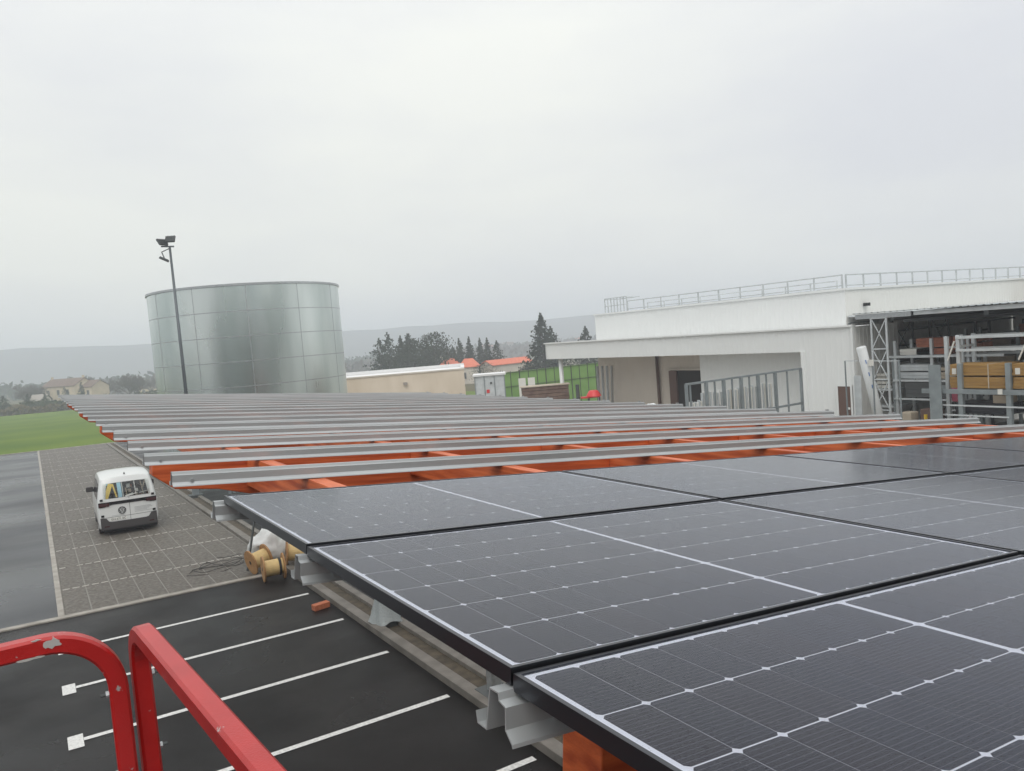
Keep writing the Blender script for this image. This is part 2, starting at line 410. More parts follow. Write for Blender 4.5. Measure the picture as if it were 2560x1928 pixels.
# timber arms running across the bays
ARMS = [.42, 4.95, 9.55, 14.0, 18.55]
prof = [(.05, -.1095), (.05, -.22), (.2, -.325), (.5, -.345), (1.0, -.46), (5.2, -.74), (10.05, -.43), (10.24, -.285), (10.24, -.1095)]
for y in ARMS:
    pf = prof if y > 1 else [(.47, -.1095), (.47, -.66), (.6, -.68)] + prof[5:]
    a = MB().prism(pf, y - .08, y + .08, 'y').build('arm', 'wood', carport, bevel=.006)
    # steel column down to the strip
    top = CM @ Vector((5.2, y, -.72)); bx, by = 5.83, top.y
    zg = gz(bx, by) + .12
    c = MB(); t = .09
    vs = [(bx + sx * t, by + sy * t, zg) for sx, sy in ((-1, -1), (1, -1), (1, 1), (-1, 1))] + [(bx + sx * t, by + sy * t, top.z + .02) for sx, sy in ((-1, -1), (1, -1), (1, 1), (-1, 1))]
    c.add(vs, [(0, 3, 2, 1), (4, 5, 6, 7), (0, 1, 5, 4), (1, 2, 6, 5), (2, 3, 7, 6), (3, 0, 4, 7)])
    co = c.build('column', 'galv', None, bevel=.01); co.parent = carport; co.matrix_parent_inverse = CM.inverted()
    b = MB().box((bx - .24, by - .24, zg - .1), (bx + .24, by + .24, zg + .02)).build('base_plate', 'dark_steel', co, bevel=.005)
# joists between the arms
JX = [.75 + 1.333 * i for i in range(8)]
edges = [-1.25] + [v for y in ARMS for v in (y - .081, y + .081)] + [22.2]
for s in range(0, len(edges), 2):
    y0, y1 = edges[s], edges[s + 1]
    for x in JX:
        MB().box((x - .05, y0, -.33), (x + .05, y1, -.1095 - .003 * random.random())).build('joist', 'wood_joist', carport, bevel=.004)
# noggings between joists, seen through the open rails
for y, i in ((3.9, 1), (4.05, 3), (8.2, 2), (7.4, 4), (12.6, 1), (3.75, 5)):
    MB().box((JX[i] + .051, y - .04, -.33), (JX[i + 1] - .051, y + .04, -.15)).build('nogging', 'wood', carport, bevel=.004)
# galvanised stepped hat rails; the path is (y, z)
rail_path = [(.064, -.088), (.058, -.106), (.03, -.106), (.02, -.032), (-.010, -.031), (-.013, -.043), (-.034, -.048), (-.0345, -.085), (-.055, -.101), (-.057, -.107)]
rm = MB(); extrude_sheet(rm, rail_path, .0028, -.03, WID)
ro = rm.build('rail', 'galv_rail'); rail_me = ro.data; bpy.data.objects.remove(ro)
bm_ = MB(); bm_.box((WID - .16, -.008, -.029), (WID - .10, .018, -.008)); bo = bm_.build('splice_plate', 'galv'); br_me = bo.data; bpy.data.objects.remove(bo)
bt = MB()
bt.tube([(.07, -.031, -.078), (.07, -.046, -.078)], .009, 6)
bto = bt.build('bolt', 'galv'); bt_me = bto.data; bpy.data.objects.remove(bto)
for j in range(-1, 20):
    o = link('rail', rail_me, carport, (random.uniform(-.012, .012), j * PITCH, 0))
    if j >= 2: link('splice_plate', br_me, o)
    if j < 10: link('bolt', bt_me, o)

# ------------------------------------------------------------------ solar panels
PL, PW = 1.722, 1.134
FR = .009
def frame_mesh():
    m = MB(); f = FR
    m.box((0, 0, -.03), (PL, f, 0)); m.box((0, PW - f, -.03), (PL, PW, 0))
    m.box((0, f, -.03), (f, PW - f, 0)); m.box((PL - f, f, -.03), (PL, PW - f, 0))
    return m
fo = frame_mesh().build('frame', 'black_frame'); f_me = fo.data; bpy.data.objects.remove(fo)
bo = MB().box((FR, FR, -.012), (PL - FR, PW - FR, -.0046)).build('backsheet', 'backsheet'); b_me = bo.data; bpy.data.objects.remove(bo)
pm = MB()
gx0, gy0, gx1, gy1, z0, z1 = FR, FR, PL - FR, PW - FR, -.0034, -.002
pm.cur = 0; pm.add([(gx0, gy0, z1), (gx1, gy0, z1), (gx1, gy1, z1), (gx0, gy1, z1)], [(0, 1, 2, 3)])
pm.cur = 1; pm.add([(gx0, gy0, z0), (gx1, gy0, z0), (gx1, gy1, z0), (gx0, gy1, z0)], [(0, 3, 2, 1)])
po = pm.build('glass', None, mats=['pv_glass', 'pane_clear'], fix=False); g_me = po.data; bpy.data.objects.remove(po)
CX, CYP, CWX, CWY, MID = .0920, .1826, .0902, .1785, .016
mx0 = (PL - (18 * CX + MID)) / 2; my0 = (PW - 6 * CYP) / 2
cm = MB(); a, b, c = CWX / 2, CWY / 2, .0068
oc = [(-a + c, -b), (a - c, -b), (a, -b + c), (a, b - c), (a - c, b), (-a + c, b), (-a, b - c), (-a, -b + c)]
cm.prism(oc, -.0003, .0003, 'z'); cmo = cm.build('cell', 'cell'); c_me = cmo.data; bpy.data.objects.remove(cmo)
ORD = ['first', 'second', 'third', 'fourth', 'fifth', 'sixth']
def panel(xi, yn, tilt, label):
    """near left corner at canopy (x, yn, 0)"""
    T = CM @ Matrix.Translation((xi * 1.742, yn, random.uniform(-.0015, .0015))) @ Matrix.Rotation(tilt, 4, 'X')
    e = empty('solar_panel'); e.matrix_world = T
    tag(e, label, 'solar panel', 'solar panels laid on the carport')
    link('frame', f_me, e); link('backsheet', b_me, e); link('glass', g_me, e)
    for i in range(18):
        x = mx0 + (i + .5) * CX + (MID if i > 8 else 0)
        for j in range(6): link('cell', c_me, e, (x, my0 + (j + .5) * CYP, -.0042))
    return e
TL = -math.asin(.007 / PW)
for row, yn, cnt in (('nearest', -PITCH, 2), ('middle', 0, 4), ('farthest', PITCH, 6)):
    for i in range(cnt):
        panel(i, yn, TL, 'dark solar panel, %s from the left end in the %s of the three panel rows' % (ORD[i], row))

# ------------------------------------------------------------------ boom lift basket in front
def hoop_path(p0, corner, p1, r, n=8):
    p0, corner, p1 = Vector(p0), Vector(corner), Vector(p1)
    d0 = (p0 - corner).normalized(); d1 = (p1 - corner).normalized()
    c = corner + (d0 + d1) * r; pts = [p0]
    for i in range(n + 1):
        t = math.pi / 2 * i / n; pts.append(c - d1 * r * math.cos(t) - d0 * r * math.sin(t))
    return pts + [p1]
def sq_tube(mb, path, w, up):
    path = [Vector(p) for p in path]; m = len(path); rings = []; sd = Vector(up).normalized(); b = w * .14
    for i, p in enumerate(path):
        d = (path[min(i + 1, m - 1)] - path[max(i - 1, 0)]).normalized(); q = d.cross(sd).normalized(); h = w / 2
        rings.append([p + q * a + sd * c for a, c in ((-h + b, -h), (h - b, -h), (h, -h + b), (h, h - b), (h - b, h), (-h + b, h), (-h, h - b), (-h, -h + b))])
    vs = [p for r_ in rings for p in r_]; n = 8
    mb.add(vs, [(i * n + k, i * n + (k + 1) % n, (i + 1) * n + (k + 1) % n, (i + 1) * n + k) for i in range(m - 1) for k in range(n)] + [tuple(range(n))[::-1], tuple(range((m - 1) * n, m * n))])
BZ = 4.862
bask = empty('lift_basket', (-.35, 1.0, 3.7)); inv = Matrix.Translation((.35, -1.0, -3.7))
def bpart(mb, name, m, parent=bask, **kw):
    o = mb.build(name, m, None, **kw); o.parent = parent
    if parent is bask: o.matrix_parent_inverse = inv
    return o
tag(bask, 'scratched red tube rails of the work platform in the lower left corner', 'lift basket')
HY = 2.045
m = MB(); sq_tube(m, hoop_path((-1.0, HY, BZ + .026), (.106, HY, BZ + .026), (.106, HY, 3.74), .14, 12), .042, (0, 1, 0))
hA = bpart(m, 'front_rail', 'red', bevel=0)
dB = Vector((.087, -1, 0)).normalized()
cB = Vector((.160, HY + .035, BZ + .012)); eB = cB + dB * 2.3
sB = dB.cross(Vector((0, 0, 1)))
m = MB(); sq_tube(m, hoop_path(eB, cB, (cB.x, cB.y, 3.74), .10), .042, sB)
hB = bpart(m, 'side_rail', 'red')
m = MB(); sq_tube(m, hoop_path((-1.0, -.25, BZ), (-1.0, HY, BZ), (-1.0, HY, 3.74), .12), .042, (1, 0, 0)); bpart(m, 'side_rail', 'red')
m = MB(); m.bar((-1.0, HY, 4.27), (.12, HY, 4.27), .035, .035); bpart(m, 'mid_rail', 'red')
m = MB(); m.bar((.19, HY, 4.27), (.32, -.2, 4.27), .035, .035); bpart(m, 'mid_rail', 'red')
m = MB(); m.box((-1.02, -.3, 3.70), (.34, 2.07, 3.76)); bpart(m, 'floor', 'grey_steel')
for p, d in (((.085, HY, 4.735), (-1, 0, 0)), ((.182, HY + .035, 4.745), (1, 0, 0)), ((.182, HY + .035, 4.56), (1, 0, 0)), ((.085, HY, 4.54), (-1, 0, 0))):
    p, d = Vector(p), Vector(d)
    m = MB(); m.tube([p - d * .004, p + d * .018], .004, 8); bt_ = bpart(m, 'bolt', 'dark_steel')
    m = MB(); m.tube([p, p + d * .007], .0075, 6); bpart(m, 'nut', 'galv')
random.seed(3)
for cx, cz, sx, sz in ((-.015, .034, .020, .013), (-.062, .0115, .03, .003), (-.045, .0495, .01, .002)):
    o = Vector((cx, HY - .0221, BZ - .004 + cz)); nn = 15; pts = [(sx * math.cos(2 * math.pi * i / nn) * random.uniform(.55, 1.15), sz * math.sin(2 * math.pi * i / nn) * random.uniform(.5, 1.15)) for i in range(nn)]
    m = MB(); m.add([o + Vector((a, 0, b)) for a, b in pts] + [o + Vector((a, .002, b)) for a, b in pts], [tuple(range(nn)), tuple(range(nn, 2 * nn))] + [(i, (i + 1) % nn, nn + (i + 1) % nn, nn + i) for i in range(nn)]); bpart(m, 'paint_chip', 'chip')
random.seed(11)
m = MB(); m.bar((-.4, .6, 3.7), (-1.4, -5.2, 1.2), .2, .24); bpart(m, 'boom', 'grey_steel')
m = MB(); m.box((-2.4, -7.4, .28), (-.6, -4.2, 1.25)); ch = bpart(m, 'chassis', 'red', bevel=.04)
for x in (-2.45, -.55):
    for y in (-6.8, -4.8):
        m = MB(); m.tube([(x - .14, y, gz(x, y) + .42), (x + .14, y, gz(x, y) + .42)], .42, 20); bpart(m, 'wheel', 'tyre')

# ------------------------------------------------------------------ parked van
def sm(t): t = cl(t, 0, 1); return t * t * (3 - 2 * t)
VH, VB = 2.13, .27
def v_top(b): return 2.10 + .05 * math.sin(math.pi * cl(b / .75, 0, 1)) - 0.95 * sm((b - .70) / .30) ** 1.15
def v_yr(z): return .0 + .03 * sm((z - .45) / .5) + .30 * cl((z - 1.18) / .95, 0, 1) ** 1.5
def v_yf(z): return 4.74 - .10 * abs(z - .7) - .25 * cl((z - .95), 0, 1)
def v_w(z): return 1.005 - .03 * sm((.7 - z) / .5) - .175 * cl((z - 1.0) / 1.1, 0, 1) ** 1.35
def vsurf(a, b, z):
    w = v_w(z); e = min(b, 1 - b)
    w *= 1 - .085 * (1 - cl(e / .055, 0, 1)) ** 2
    y = v_yr(z) + b * (v_yf(z) - v_yr(z)) + .05 * a * a * (1 - cl(b / .1, 0, 1)) - .12 * a * a * cl((b - .9) / .1, 0, 1)
    return Vector((a * w, y, z))
van = empty('parked_van', (2.60, 31.45, gz(2.6, 31.45) + .02), (math.atan(GB), -math.atan(GA), R(-1.5)))
tag(van, 'white van parked on the grey paving with yellow and blue things behind its rear window', 'van')
AL = [-1, -.98, -.92, -.8, -.55, -.28, 0, .28, .55, .8, .92, .98, 1]
BL = [0, .012, .03, .055, .1, .2, .3, .4, .5, .6, .7, .76, .82, .88, .92, .96, .985, 1]
ZC = [0, .02, .05, .11, .18, .26, .36, .46, .56, .66, .76, .88, .94, .975, 1]
ZR = [z for z in (.27, .31, .38, .47, .62, .78, .95, 1.1, 1.24, 1.34, 1.6, 1.88, 1.98, 2.06, 2.10)]
def zlev(i, b):
    t = v_top(b) - .0; z0 = ZR[i]
    return VB + (z0 - VB) / (2.10 - VB) * (t - VB)
def roundtop(p, a, i):
    k = (ZR[i] - VB) / (2.10 - VB)
    p = p.copy(); p.z -= .075 * abs(a) ** 4 * k ** 5; return p
body = MB()
def face_grid(fn, ni, nj, skip=None):
    vs = [fn(i, j) for j in range(nj) for i in range(ni)]
    fs = [(j * ni + i, j * ni + i + 1, (j + 1) * ni + i + 1, (j + 1) * ni + i) for j in range(nj - 1) for i in range(ni - 1) if not (skip and skip(i, j))]
    body.add(vs, fs)
nA, nB, nZ = len(AL), len(BL), len(ZR)
P = lambda i, j, k: roundtop(vsurf(AL[i], BL[j], zlev(k, BL[j])), AL[i], k)
face_grid(lambda i, k: P(i, 0, k), nA, nZ, lambda i, k: 3 <= i < 9 and 9 <= k < 11)
face_grid(lambda i, k: P(i, nB - 1, k), nA, nZ)
face_grid(lambda j, k: P(0, j, k), nB, nZ)
face_grid(lambda j, k: P(nA - 1, j, k), nB, nZ)
face_grid(lambda i, j: P(i, j, nZ - 1), nA, nB)
face_grid(lambda i, j: P(i, j, 0), nA, nB)
bo = body.build('body', 'white_paint', van, smooth=True)
bmm = bmesh.new(); bmm.from_mesh(bo.data); bmesh.ops.remove_doubles(bmm, verts=bmm.verts[:], dist=.001); bmesh.ops.recalc_face_normals(bmm, faces=bmm.faces[:]); bmm.to_mesh(bo.data); bmm.free()
def rear_patch(name, m, x0, x1, za, zb, off, n=10, parent=van, zfun=None, thick=.012):
    """a plate following the rear face of the van"""
    mb = MB(); vs = []
    for t in (off, off - thick):
        for k in range(4):
            for i in range(n + 1):
                x = x0 + (x1 - x0) * i / n
                lo, hi = zfun(x) if zfun else (za, zb)
                z = lo + (hi - lo) * k / 3
                a = x / v_w(z); y = vsurf(cl(a, -1, 1), 0, z).y - t; vs.append((x, y, z))
    N = 4 * (n + 1); fs = []
    for s in (0, N):
        for k in range(3):
            for i in range(n): q = s + k * (n + 1) + i; fs.append((q, q + 1, q + n + 2, q + n + 1))
    rim = [i for i in range(n + 1)] + [k * (n + 1) + n for k in range(1, 4)] + [3 * (n + 1) + i for i in range(n - 1, -1, -1)] + [k * (n + 1) for k in (2, 1)]
    for i in range(len(rim)): p, q = rim[i], rim[(i + 1) % len(rim)]; fs.append((p, q, q + N, p + N))
    mb.add(vs, fs); return mb.build(name, m, parent, smooth=False)
rw = rear_patch('rear_window', 'van_glass', -.765, .765, 1.335, 1.885, .004, 14, thick=.006)
rear_patch('light_band', 'gloss_black', -.96, .96, 1.1, 1.22, .016, 18, zfun=lambda x: (1.115 - .07 * sm((abs(x) - .55) / .25), 1.225))
for s in (-1, 1): rear_patch('tail_light', 'lamp_red', s * .78 - .17, s * .78 + .17, 1.07, 1.19, .026, 4)
rear_patch('bumper', 'bumper', -.93, .93, .24, .5, .03, 20, zfun=lambda x: (.235, .50 + .17 * sm((abs(x) - .62) / .16)), thick=.05)
for s in (-1, 1):
    rear_patch('reflector', 'lamp_red', s * .74 - .08, s * .74 + .08, .33, .37, .045, 3)
    for z in (.70, 1.275): rear_patch('door_hinge', 'gloss_black', s * .85 - .05, s * .85 + .05, z, z + .075, .02, 2)
rear_patch('door_seam', 'dark_open', .045, .057, .5, 1.32, .003, 2, thick=.004)
rear_patch('door_seam', 'dark_open', -.75, .78, .655, .667, .003, 10, thick=.004)
pl = rear_patch('number_plate', 'plate', -.62, -.08, .535, .645, .012, 4)
for i, (x, z, w) in enumerate(((.2, .91, .55), (.2, .87, .6), (.2, .83, .5), (.2, .79, .42), (.2, .745, .58), (-.56, .70, .42))):
    rear_patch('lettering', 'text_grey', x, x + w, z, z + .014, .004, 4, thick=.003)
# emblem on the left rear door
em = MB(); ecx, ecz, er = -.21, .875, .118
def ey(x, z): return vsurf(x / v_w(z), 0, z).y - .014
ring = [(ecx + er * math.cos(t * math.pi / 12), ecz + er * math.sin(t * math.pi / 12)) for t in range(25)]
em.tube([(x, ey(x, z), z) for x, z in ring], .014, 6, False)
emo = em.build('emblem', 'logo_dark', van, smooth=True)
for pts in (((-.045, .085), (0, .005), (.045, .085)), ((-.095, .035), (-.045, -.085), (0, -.01), (.045, -.085), (.095, .035))):
    e2 = MB(); e2.tube([(ecx + x, ey(ecx + x, ecz + z), ecz + z) for x, z in pts], .015, 6); e2.build('emblem_stroke', 'logo_dark', emo, smooth=True)
# plate characters
def text_mesh(s, size, name, m, parent, loc, rot):
    c = bpy.data.curves.new(name, 'FONT'); c.body = s; c.size = size; c.extrude = .001; c.align_x = 'CENTER'; c.align_y = 'CENTER'
    t = bpy.data.objects.new(name, c); col.objects.link(t); bpy.context.view_layer.update()
    me = bpy.data.meshes.new_from_object(t.evaluated_get(bpy.context.evaluated_depsgraph_get())); bpy.data.objects.remove(t)
    me.materials.clear(); me.materials.append(M[m]); return link(name, me, parent, loc, rot)
text_mesh('GH 671 EC', .105, 'plate_text', 'logo_dark', pl, (-.35, ey(-.35, .59) - .014, .59), (R(90), 0, 0))
# inside the load bay
m = MB(); m.box((-.8, 1.55, 1.0), (.8, 1.58, 2.0)); m.box((-.8, .3, 1.22), (.8, 1.55, 1.25)); m.build('load_bay', 'interior', van)
def inbar(name, m_, x0, z0, x1, z1, w, dpt=.035):
    p = Vector((x0, vsurf(x0, 0, z0).y + dpt, z0)); q = Vector((x1, vsurf(x1, 0, z1).y + dpt, z1)); MB().bar(p, q, .02, w, (1, 0, 0)).build(name, m_, van)
inbar('cargo_strap', 'gfx_yellow', -.70, 1.34, -.50, 1.86, .15); inbar('cargo_strap', 'gfx_yellow', -.34, 1.36, -.44, 1.84, .05)
inbar('cargo_board', 'gfx_blue', -.22, 1.34, -.24, 1.87, .13); inbar('cargo_board', 'gfx_blue', -.70, 1.80, -.58, 1.86, .06, .05)
inbar('shelf_post', 'white_paint', -.12, 1.34, -.14, 1.87, .03); inbar('shelf_post', 'white_paint', .30, 1.34, .27, 1.87, .035)
inbar('cargo_pole', 'timber_pale', .55, 1.36, .48, 1.84, .03); inbar('cargo_pole', 'timber_pale', .55, 1.6, .64, 1.84, .03); inbar('cargo_pole', 'timber_pale', .0, 1.36, -.02, 1.66, .035)
inbar('cargo_roll', 'plastic_white', -.06, 1.36, .2, 1.43, .05); inbar('cargo_roll', 'plastic_white', .42, 1.42, .72, 1.46, .06)
for z in (1.42, 1.6, 1.76): m = MB(); m.box((-.04, .5, z), (.78, .9, z + .02)); m.build('shelf', 'dark_steel', van)
for i in range(9):
    x = random.uniform(0, .68); z = (1.25, 1.44, 1.62)[i % 3]; w = random.uniform(.05, .12)
    m = MB(); m.box((x, .42, z + .002), (x + w, .6, z + random.uniform(.06, .13))); m.build('cargo_box', ('timber_pale', 'plastic_white', 'timber_red', 'leaf_hedge')[i % 4], van)
p_, q_ = Vector((-.05, 0, 1.35)), Vector((.32, 0, 1.43))
for t_ in (p_, q_): t_.y = vsurf(t_.x, 0, t_.z).y - .02
MB().bar(p_, q_, .02, .025).build('wiper', 'plastic_white', van)
# side glazing, handles, mirrors, wheels
for s in (-1, 1):
    for b0, b1, z0, z1 in ((.60, .77, 1.28, 1.86), (.36, .57, 1.28, 1.88), (.08, .33, 1.30, 1.86)):
        m = MB(); vs = []
        for k in range(4):
            for i in range(5):
                b = b0 + (b1 - b0) * i / 4; z = z0 + (min(z1, v_top(b) - .2) - z0) * k / 3; p = roundtop(vsurf(s, b, z), s, 9); p.z = z; p.x += s * .006; vs.append(p)
        m.add(vs, [(k * 5 + i, k * 5 + i + 1, k * 5 + i + 6, k * 5 + i + 5) for k in range(3) for i in range(4)]); m.build('side_window', 'gloss_black', van)
    m = MB(); p = vsurf(s, .76, 1.3)
    m.box((p.x + (0 if s > 0 else -.26), p.y - .05, 1.27), (p.x + (.26 if s > 0 else 0), p.y + .09, 1.47)); m.build('wing_mirror', 'bumper', van, bevel=.04)
    m = MB(); vs = []
    for k in range(3):
        for i in range(9):
            b = .02 + .95 * i / 8; z = .27 + .18 * k / 2; p = vsurf(s, b, z); p.x += s * .012; vs.append(p)
    m.add(vs, [(k * 9 + i, k * 9 + i + 1, k * 9 + i + 10, k * 9 + i + 9) for k in range(2) for i in range(8)]); m.build('sill', 'bumper', van)
    for y in (.92, 3.9):
        m = MB(); m.tube([(s * .74, y, .36), (s * .985, y, .36)], .36, 24); w = m.build('wheel', 'tyre', van, bevel=.02)
        m = MB(); m.tube([(s * .97, y, .36), (s * .992, y, .36)], .22, 20); m.build('rim', 'light_steel', w)
MB().box((-.86, .12, .13), (.86, 4.5, .30)).build('shade_box', 'tyre', van)  # dark box added to block light and deepen the shadow below the van
m = MB(); m.tube([(0, .62, 2.12), (.0, .58, 2.19)], .03, 8, r2=.012); m.build('roof_antenna', 'gloss_black', van)

# ------------------------------------------------------------------ things lying on the strip and the bays
def reel(loc, rot, d, w, core, label):
    """flanged drum, axis along local X"""
    e = empty('cable_drum', loc, rot); tag(e, label, 'cable drum', 'cable drums beside the kerb')
    for s in (-1, 1):
        m = MB(); m.tube([(s * w / 2 - .02, 0, 0), (s * w / 2 + .02, 0, 0)], d / 2, 28); f = m.build('flange', 'drum_board', e, bevel=.006)
        m = MB(); m.tube([(s * (w / 2 + .021), 0, 0), (s * (w / 2 + .025), 0, 0)], .055, 12); m.build('axle_hole', 'dark_open', f)
    m = MB(); m.tube([(-w / 2 + .02, 0, 0), (w / 2 - .02, 0, 0)], core / 2, 24); m.build('core', 'drum_core', e, smooth=False)
    return e
zz = lambda x, y, h=0: gz(x, y) + h
r1 = reel((4.98, 20.72, zz(4.98, 20.72, .335)), (0, 0, R(-6)), .68, .52, .42, 'beige cored cable drum with brown flanges lying in front of the other drums')
m = MB(); m.tube([(.13, 0, 0), (.19, 0, 0)], .235, 24); m.build('cable_wrap', 'cable', r1)
reel((4.85, 21.72, zz(4.85, 21.72, .40)), (0, R(-10), R(12)), .68, .46, .44, 'tilted cable drum half hidden behind the front drum beside the white bag')
reel((5.9, 21.55, zz(5.9, 21.55, .42)), (0, R(6), R(-12)), .68, .62, .46, 'cable drum standing on the kerb strip to the right of the white bag')
# bag: a lumpy crumpled sack
def bag():
    bm = bmesh.new(); bmesh.ops.create_icosphere(bm, subdivisions=4, radius=1)
    for v in bm.verts:
        n = v.co.copy(); f = 1 + .22 * noise.noise(n * 1.7) + .14 * noise.noise(n * 4.2 + Vector((3, 1, 5))) + .06 * noise.noise(n * 9)
        v.co = Vector((n.x * .52 * f, n.y * .46 * f, max(n.z, -.75) * .42 * f + (.18 * max(0, noise.noise(n * 2.6 + Vector((9, 2, 1)))) if n.z > 0 else 0)))
    me = bpy.data.meshes.new('refuse_bag'); bm.to_mesh(me); bm.free(); me.materials.append(M['bag_white'])
    me.polygons.foreach_set('use_smooth', [True] * len(me.polygons))
    o = link('refuse_bag', me, None, (5.45, 22.75, zz(5.45, 22.75, .44))); o.scale = (1.15, 1.0, 1.25)
    return o
bg_ = tag(bag(), 'crumpled white bag with a green strap behind the cable drums', 'bag')
m = MB(); m.tube([(.02, -.1, .56), (.10, -.22, .50), (.22, -.34, .38), (.34, -.42, .20)], .045, 6); m.build('strap', 'strap_green', bg_)
m = MB()
for q in range(4):
    cx, cy, rx, ry = 3.9 + .16 * q, 23.1 + .22 * q, .75 - .06 * q, .38
    pts = [(cx + rx * math.cos(t * .35 + q) + .05 * math.sin(t), cy + ry * math.sin(t * .35 + q), zz(cx, cy, .04 + .02 * q + .03 * math.sin(t * 1.3))) for t in range(16)]
    m.tube(pts, .009, 5)
tag(stuff(m.build('cable_offcuts', 'cable')), 'loose black cable offcuts strewn on the paving beside the drums', 'cable')
m = MB(); m.bar((4.62, 22.2, zz(4.6, 22, .02)), (4.98, 22.35, zz(4.6, 22, 1.35)), .05, .04); tag(m.build('steel_rod', 'dark_steel'), 'thin dark rod leaning upright beside the white bag', 'rod')
m = MB(); m.box((-.19, -.09, 0), (.19, .09, .13)); o = m.build('brick', 'brick_orange', bevel=.01); o.location = (5.14, 17.35, zz(5.14, 17.35, .002)); o.rotation_euler = (0, 0, R(10)); tag(o, 'orange brown brick lying against the kerb between two bay lines', 'brick')
m = MB(); m.box((-.1, -.06, 0), (.1, .06, .03)); o = m.build('offcut', 'plastic_white', bevel=.006); o.location = (6.25, 12.2, zz(6.25, 12.2, .002)); tag(o, 'small white offcut on the asphalt beyond the kerb strip', 'offcut')
# film wrapped round the foot of the column
def film():
    mb = MB(); n = 22; vs = []
    cx, cy = 5.83, 15.113; zb = zz(5.8, 15.1, .14)
    for k in range(9):
        t = k / 8
        for i in range(n):
            a = 2 * math.pi * i / n; r = (.16 + .17 * (1 - t) ** 1.5) * (1 + .16 * math.sin(5 * a + 3 * t) + .07 * math.sin(11 * a))
            vs.append((cx + r * math.cos(a), cy + r * math.sin(a), zb + .62 * t + .04 * math.sin(3 * a)))
    mb.add(vs, [(k * n + i, k * n + (i + 1) % n, (k + 1) * n + (i + 1) % n, (k + 1) * n + i) for k in range(8) for i in range(n)])
    return mb.build('plastic_film', 'film', smooth=True)
tag(film(), 'clear plastic film bunched round the foot of the carport column', 'plastic film')
# lone column standing on the far part of the strip
e = empty('steel_post', (5.95, 37.8, zz(5.95, 37.8, .12))); tag(e, 'lone dark steel post on the far kerb strip behind the van', 'post')
MB().box((-.13, -.13, 0), (.13, .13, 4.2)).build('shaft', 'grey_steel', e); MB().box((-.3, -.3, -.08), (.3, .3, .05)).build('base_plate', 'dark_steel', e)
# slatted barrier under the canopy at the far side
e = empty('slat_barrier', (7.2, 36.8, zz(7.2, 36.8))); tag(e, 'grey vertical slat barrier standing beyond the carport', 'barrier')
for i in range(16): MB().box((i * .19, 0, .1), (i * .19 + .12, .05, 1.75)).build('slat', 'grey_steel', e)
for z in (.25, 1.6): MB().box((-.05, .052, z), (3.05, .1, z + .07)).build('rail', 'dark_steel', e)

# ------------------------------------------------------------------ water tank
TD, TAZ = 46.0, R(13.53)
TX, TY = TD * math.sin(TAZ), TD * math.cos(TAZ); TR, CH = 5.05, 1.255
tz = zz(TX, TY)
tank = empty('water_tank', (TX, TY, tz)); tag(tank, 'tall round galvanised water tank of bolted sheets behind the carport', 'water tank')
NS = 12; n = 8
m = MB(); vs = []
for k in range(2):
    for s in (0, .004):
        for i in range(n + 1):
            a = (i / n - .5) * 2 * math.pi / NS * 1.006; vs.append(((TR + s) * math.cos(a), (TR + s) * math.sin(a), k * (CH - .012)))
q = n + 1
m.add(vs, [(q + i, q + i + 1, 3 * q + i + 1, 3 * q + i) for i in range(n)]); m.add(vs, [(i, i + 1, 2 * q + i + 1, 2 * q + i) for i in range(n)])
m.add(vs, [(i, i + 1, q + i + 1, q + i) for i in range(n)] + [(2 * q + i, 2 * q + i + 1, 3 * q + i + 1, 3 * q + i) for i in range(n)]); m.add(vs, [(0, q, 3 * q, 2 * q), (n, q + n, 3 * q + n, 2 * q + n)])
o = m.build('sheet', 'tank', smooth=True, fix=False)
sheet_me = o.data; bpy.data.objects.remove(o)
base_a = math.atan2(-TY, -TX)
for c in range(8):
    for s in range(NS): link('sheet', sheet_me, tank, (0, 0, c * CH), (0, 0, base_a + (s + .5) * 2 * math.pi / NS))
def ring(r0, r1, z0, z1, name, mt, parent, n=72):
    m = MB(); vs = []
    for r, z in ((r0, z0), (r1, z0), (r1, z1), (r0, z1)):
        for i in range(n): a = 2 * math.pi * i / n; vs.append((r * math.cos(a), r * math.sin(a), z))
    fs = [(k * n + i, k * n + (i + 1) % n, ((k + 1) % 4) * n + (i + 1) % n, ((k + 1) % 4) * n + i) for k in range(4) for i in range(n)]
    return m.add(vs, fs).build(name, mt, parent)
for c in range(1, 8): ring(TR - .01, TR + .012, c * CH - .03, c * CH + .012, 'seam_band', 'galv', tank)
ring(TR - .05, TR + .07, 8 * CH - .01, 8 * CH + .10, 'top_rim', 'galv', tank)
m = MB(); nn = 48
m.add([(0, 0, 8 * CH + .5)] + [((TR - .04) * math.cos(2 * math.pi * i / nn), (TR - .04) * math.sin(2 * math.pi * i / nn), 8 * CH + .05) for i in range(nn)], [(0, 1 + i, 1 + (i + 1) % nn) for i in range(nn)]); m.build('lid', 'galv', tank)
for s in range(NS):
    a = base_a + s * 2 * math.pi / NS; r = TR + .006
    m = MB(); m.bar((r * math.cos(a), r * math.sin(a), 0), (r * math.cos(a), r * math.sin(a), 8 * CH), .03, .012, (math.cos(a), math.sin(a), 0)); m.build('seam_strip', 'galv', tank)

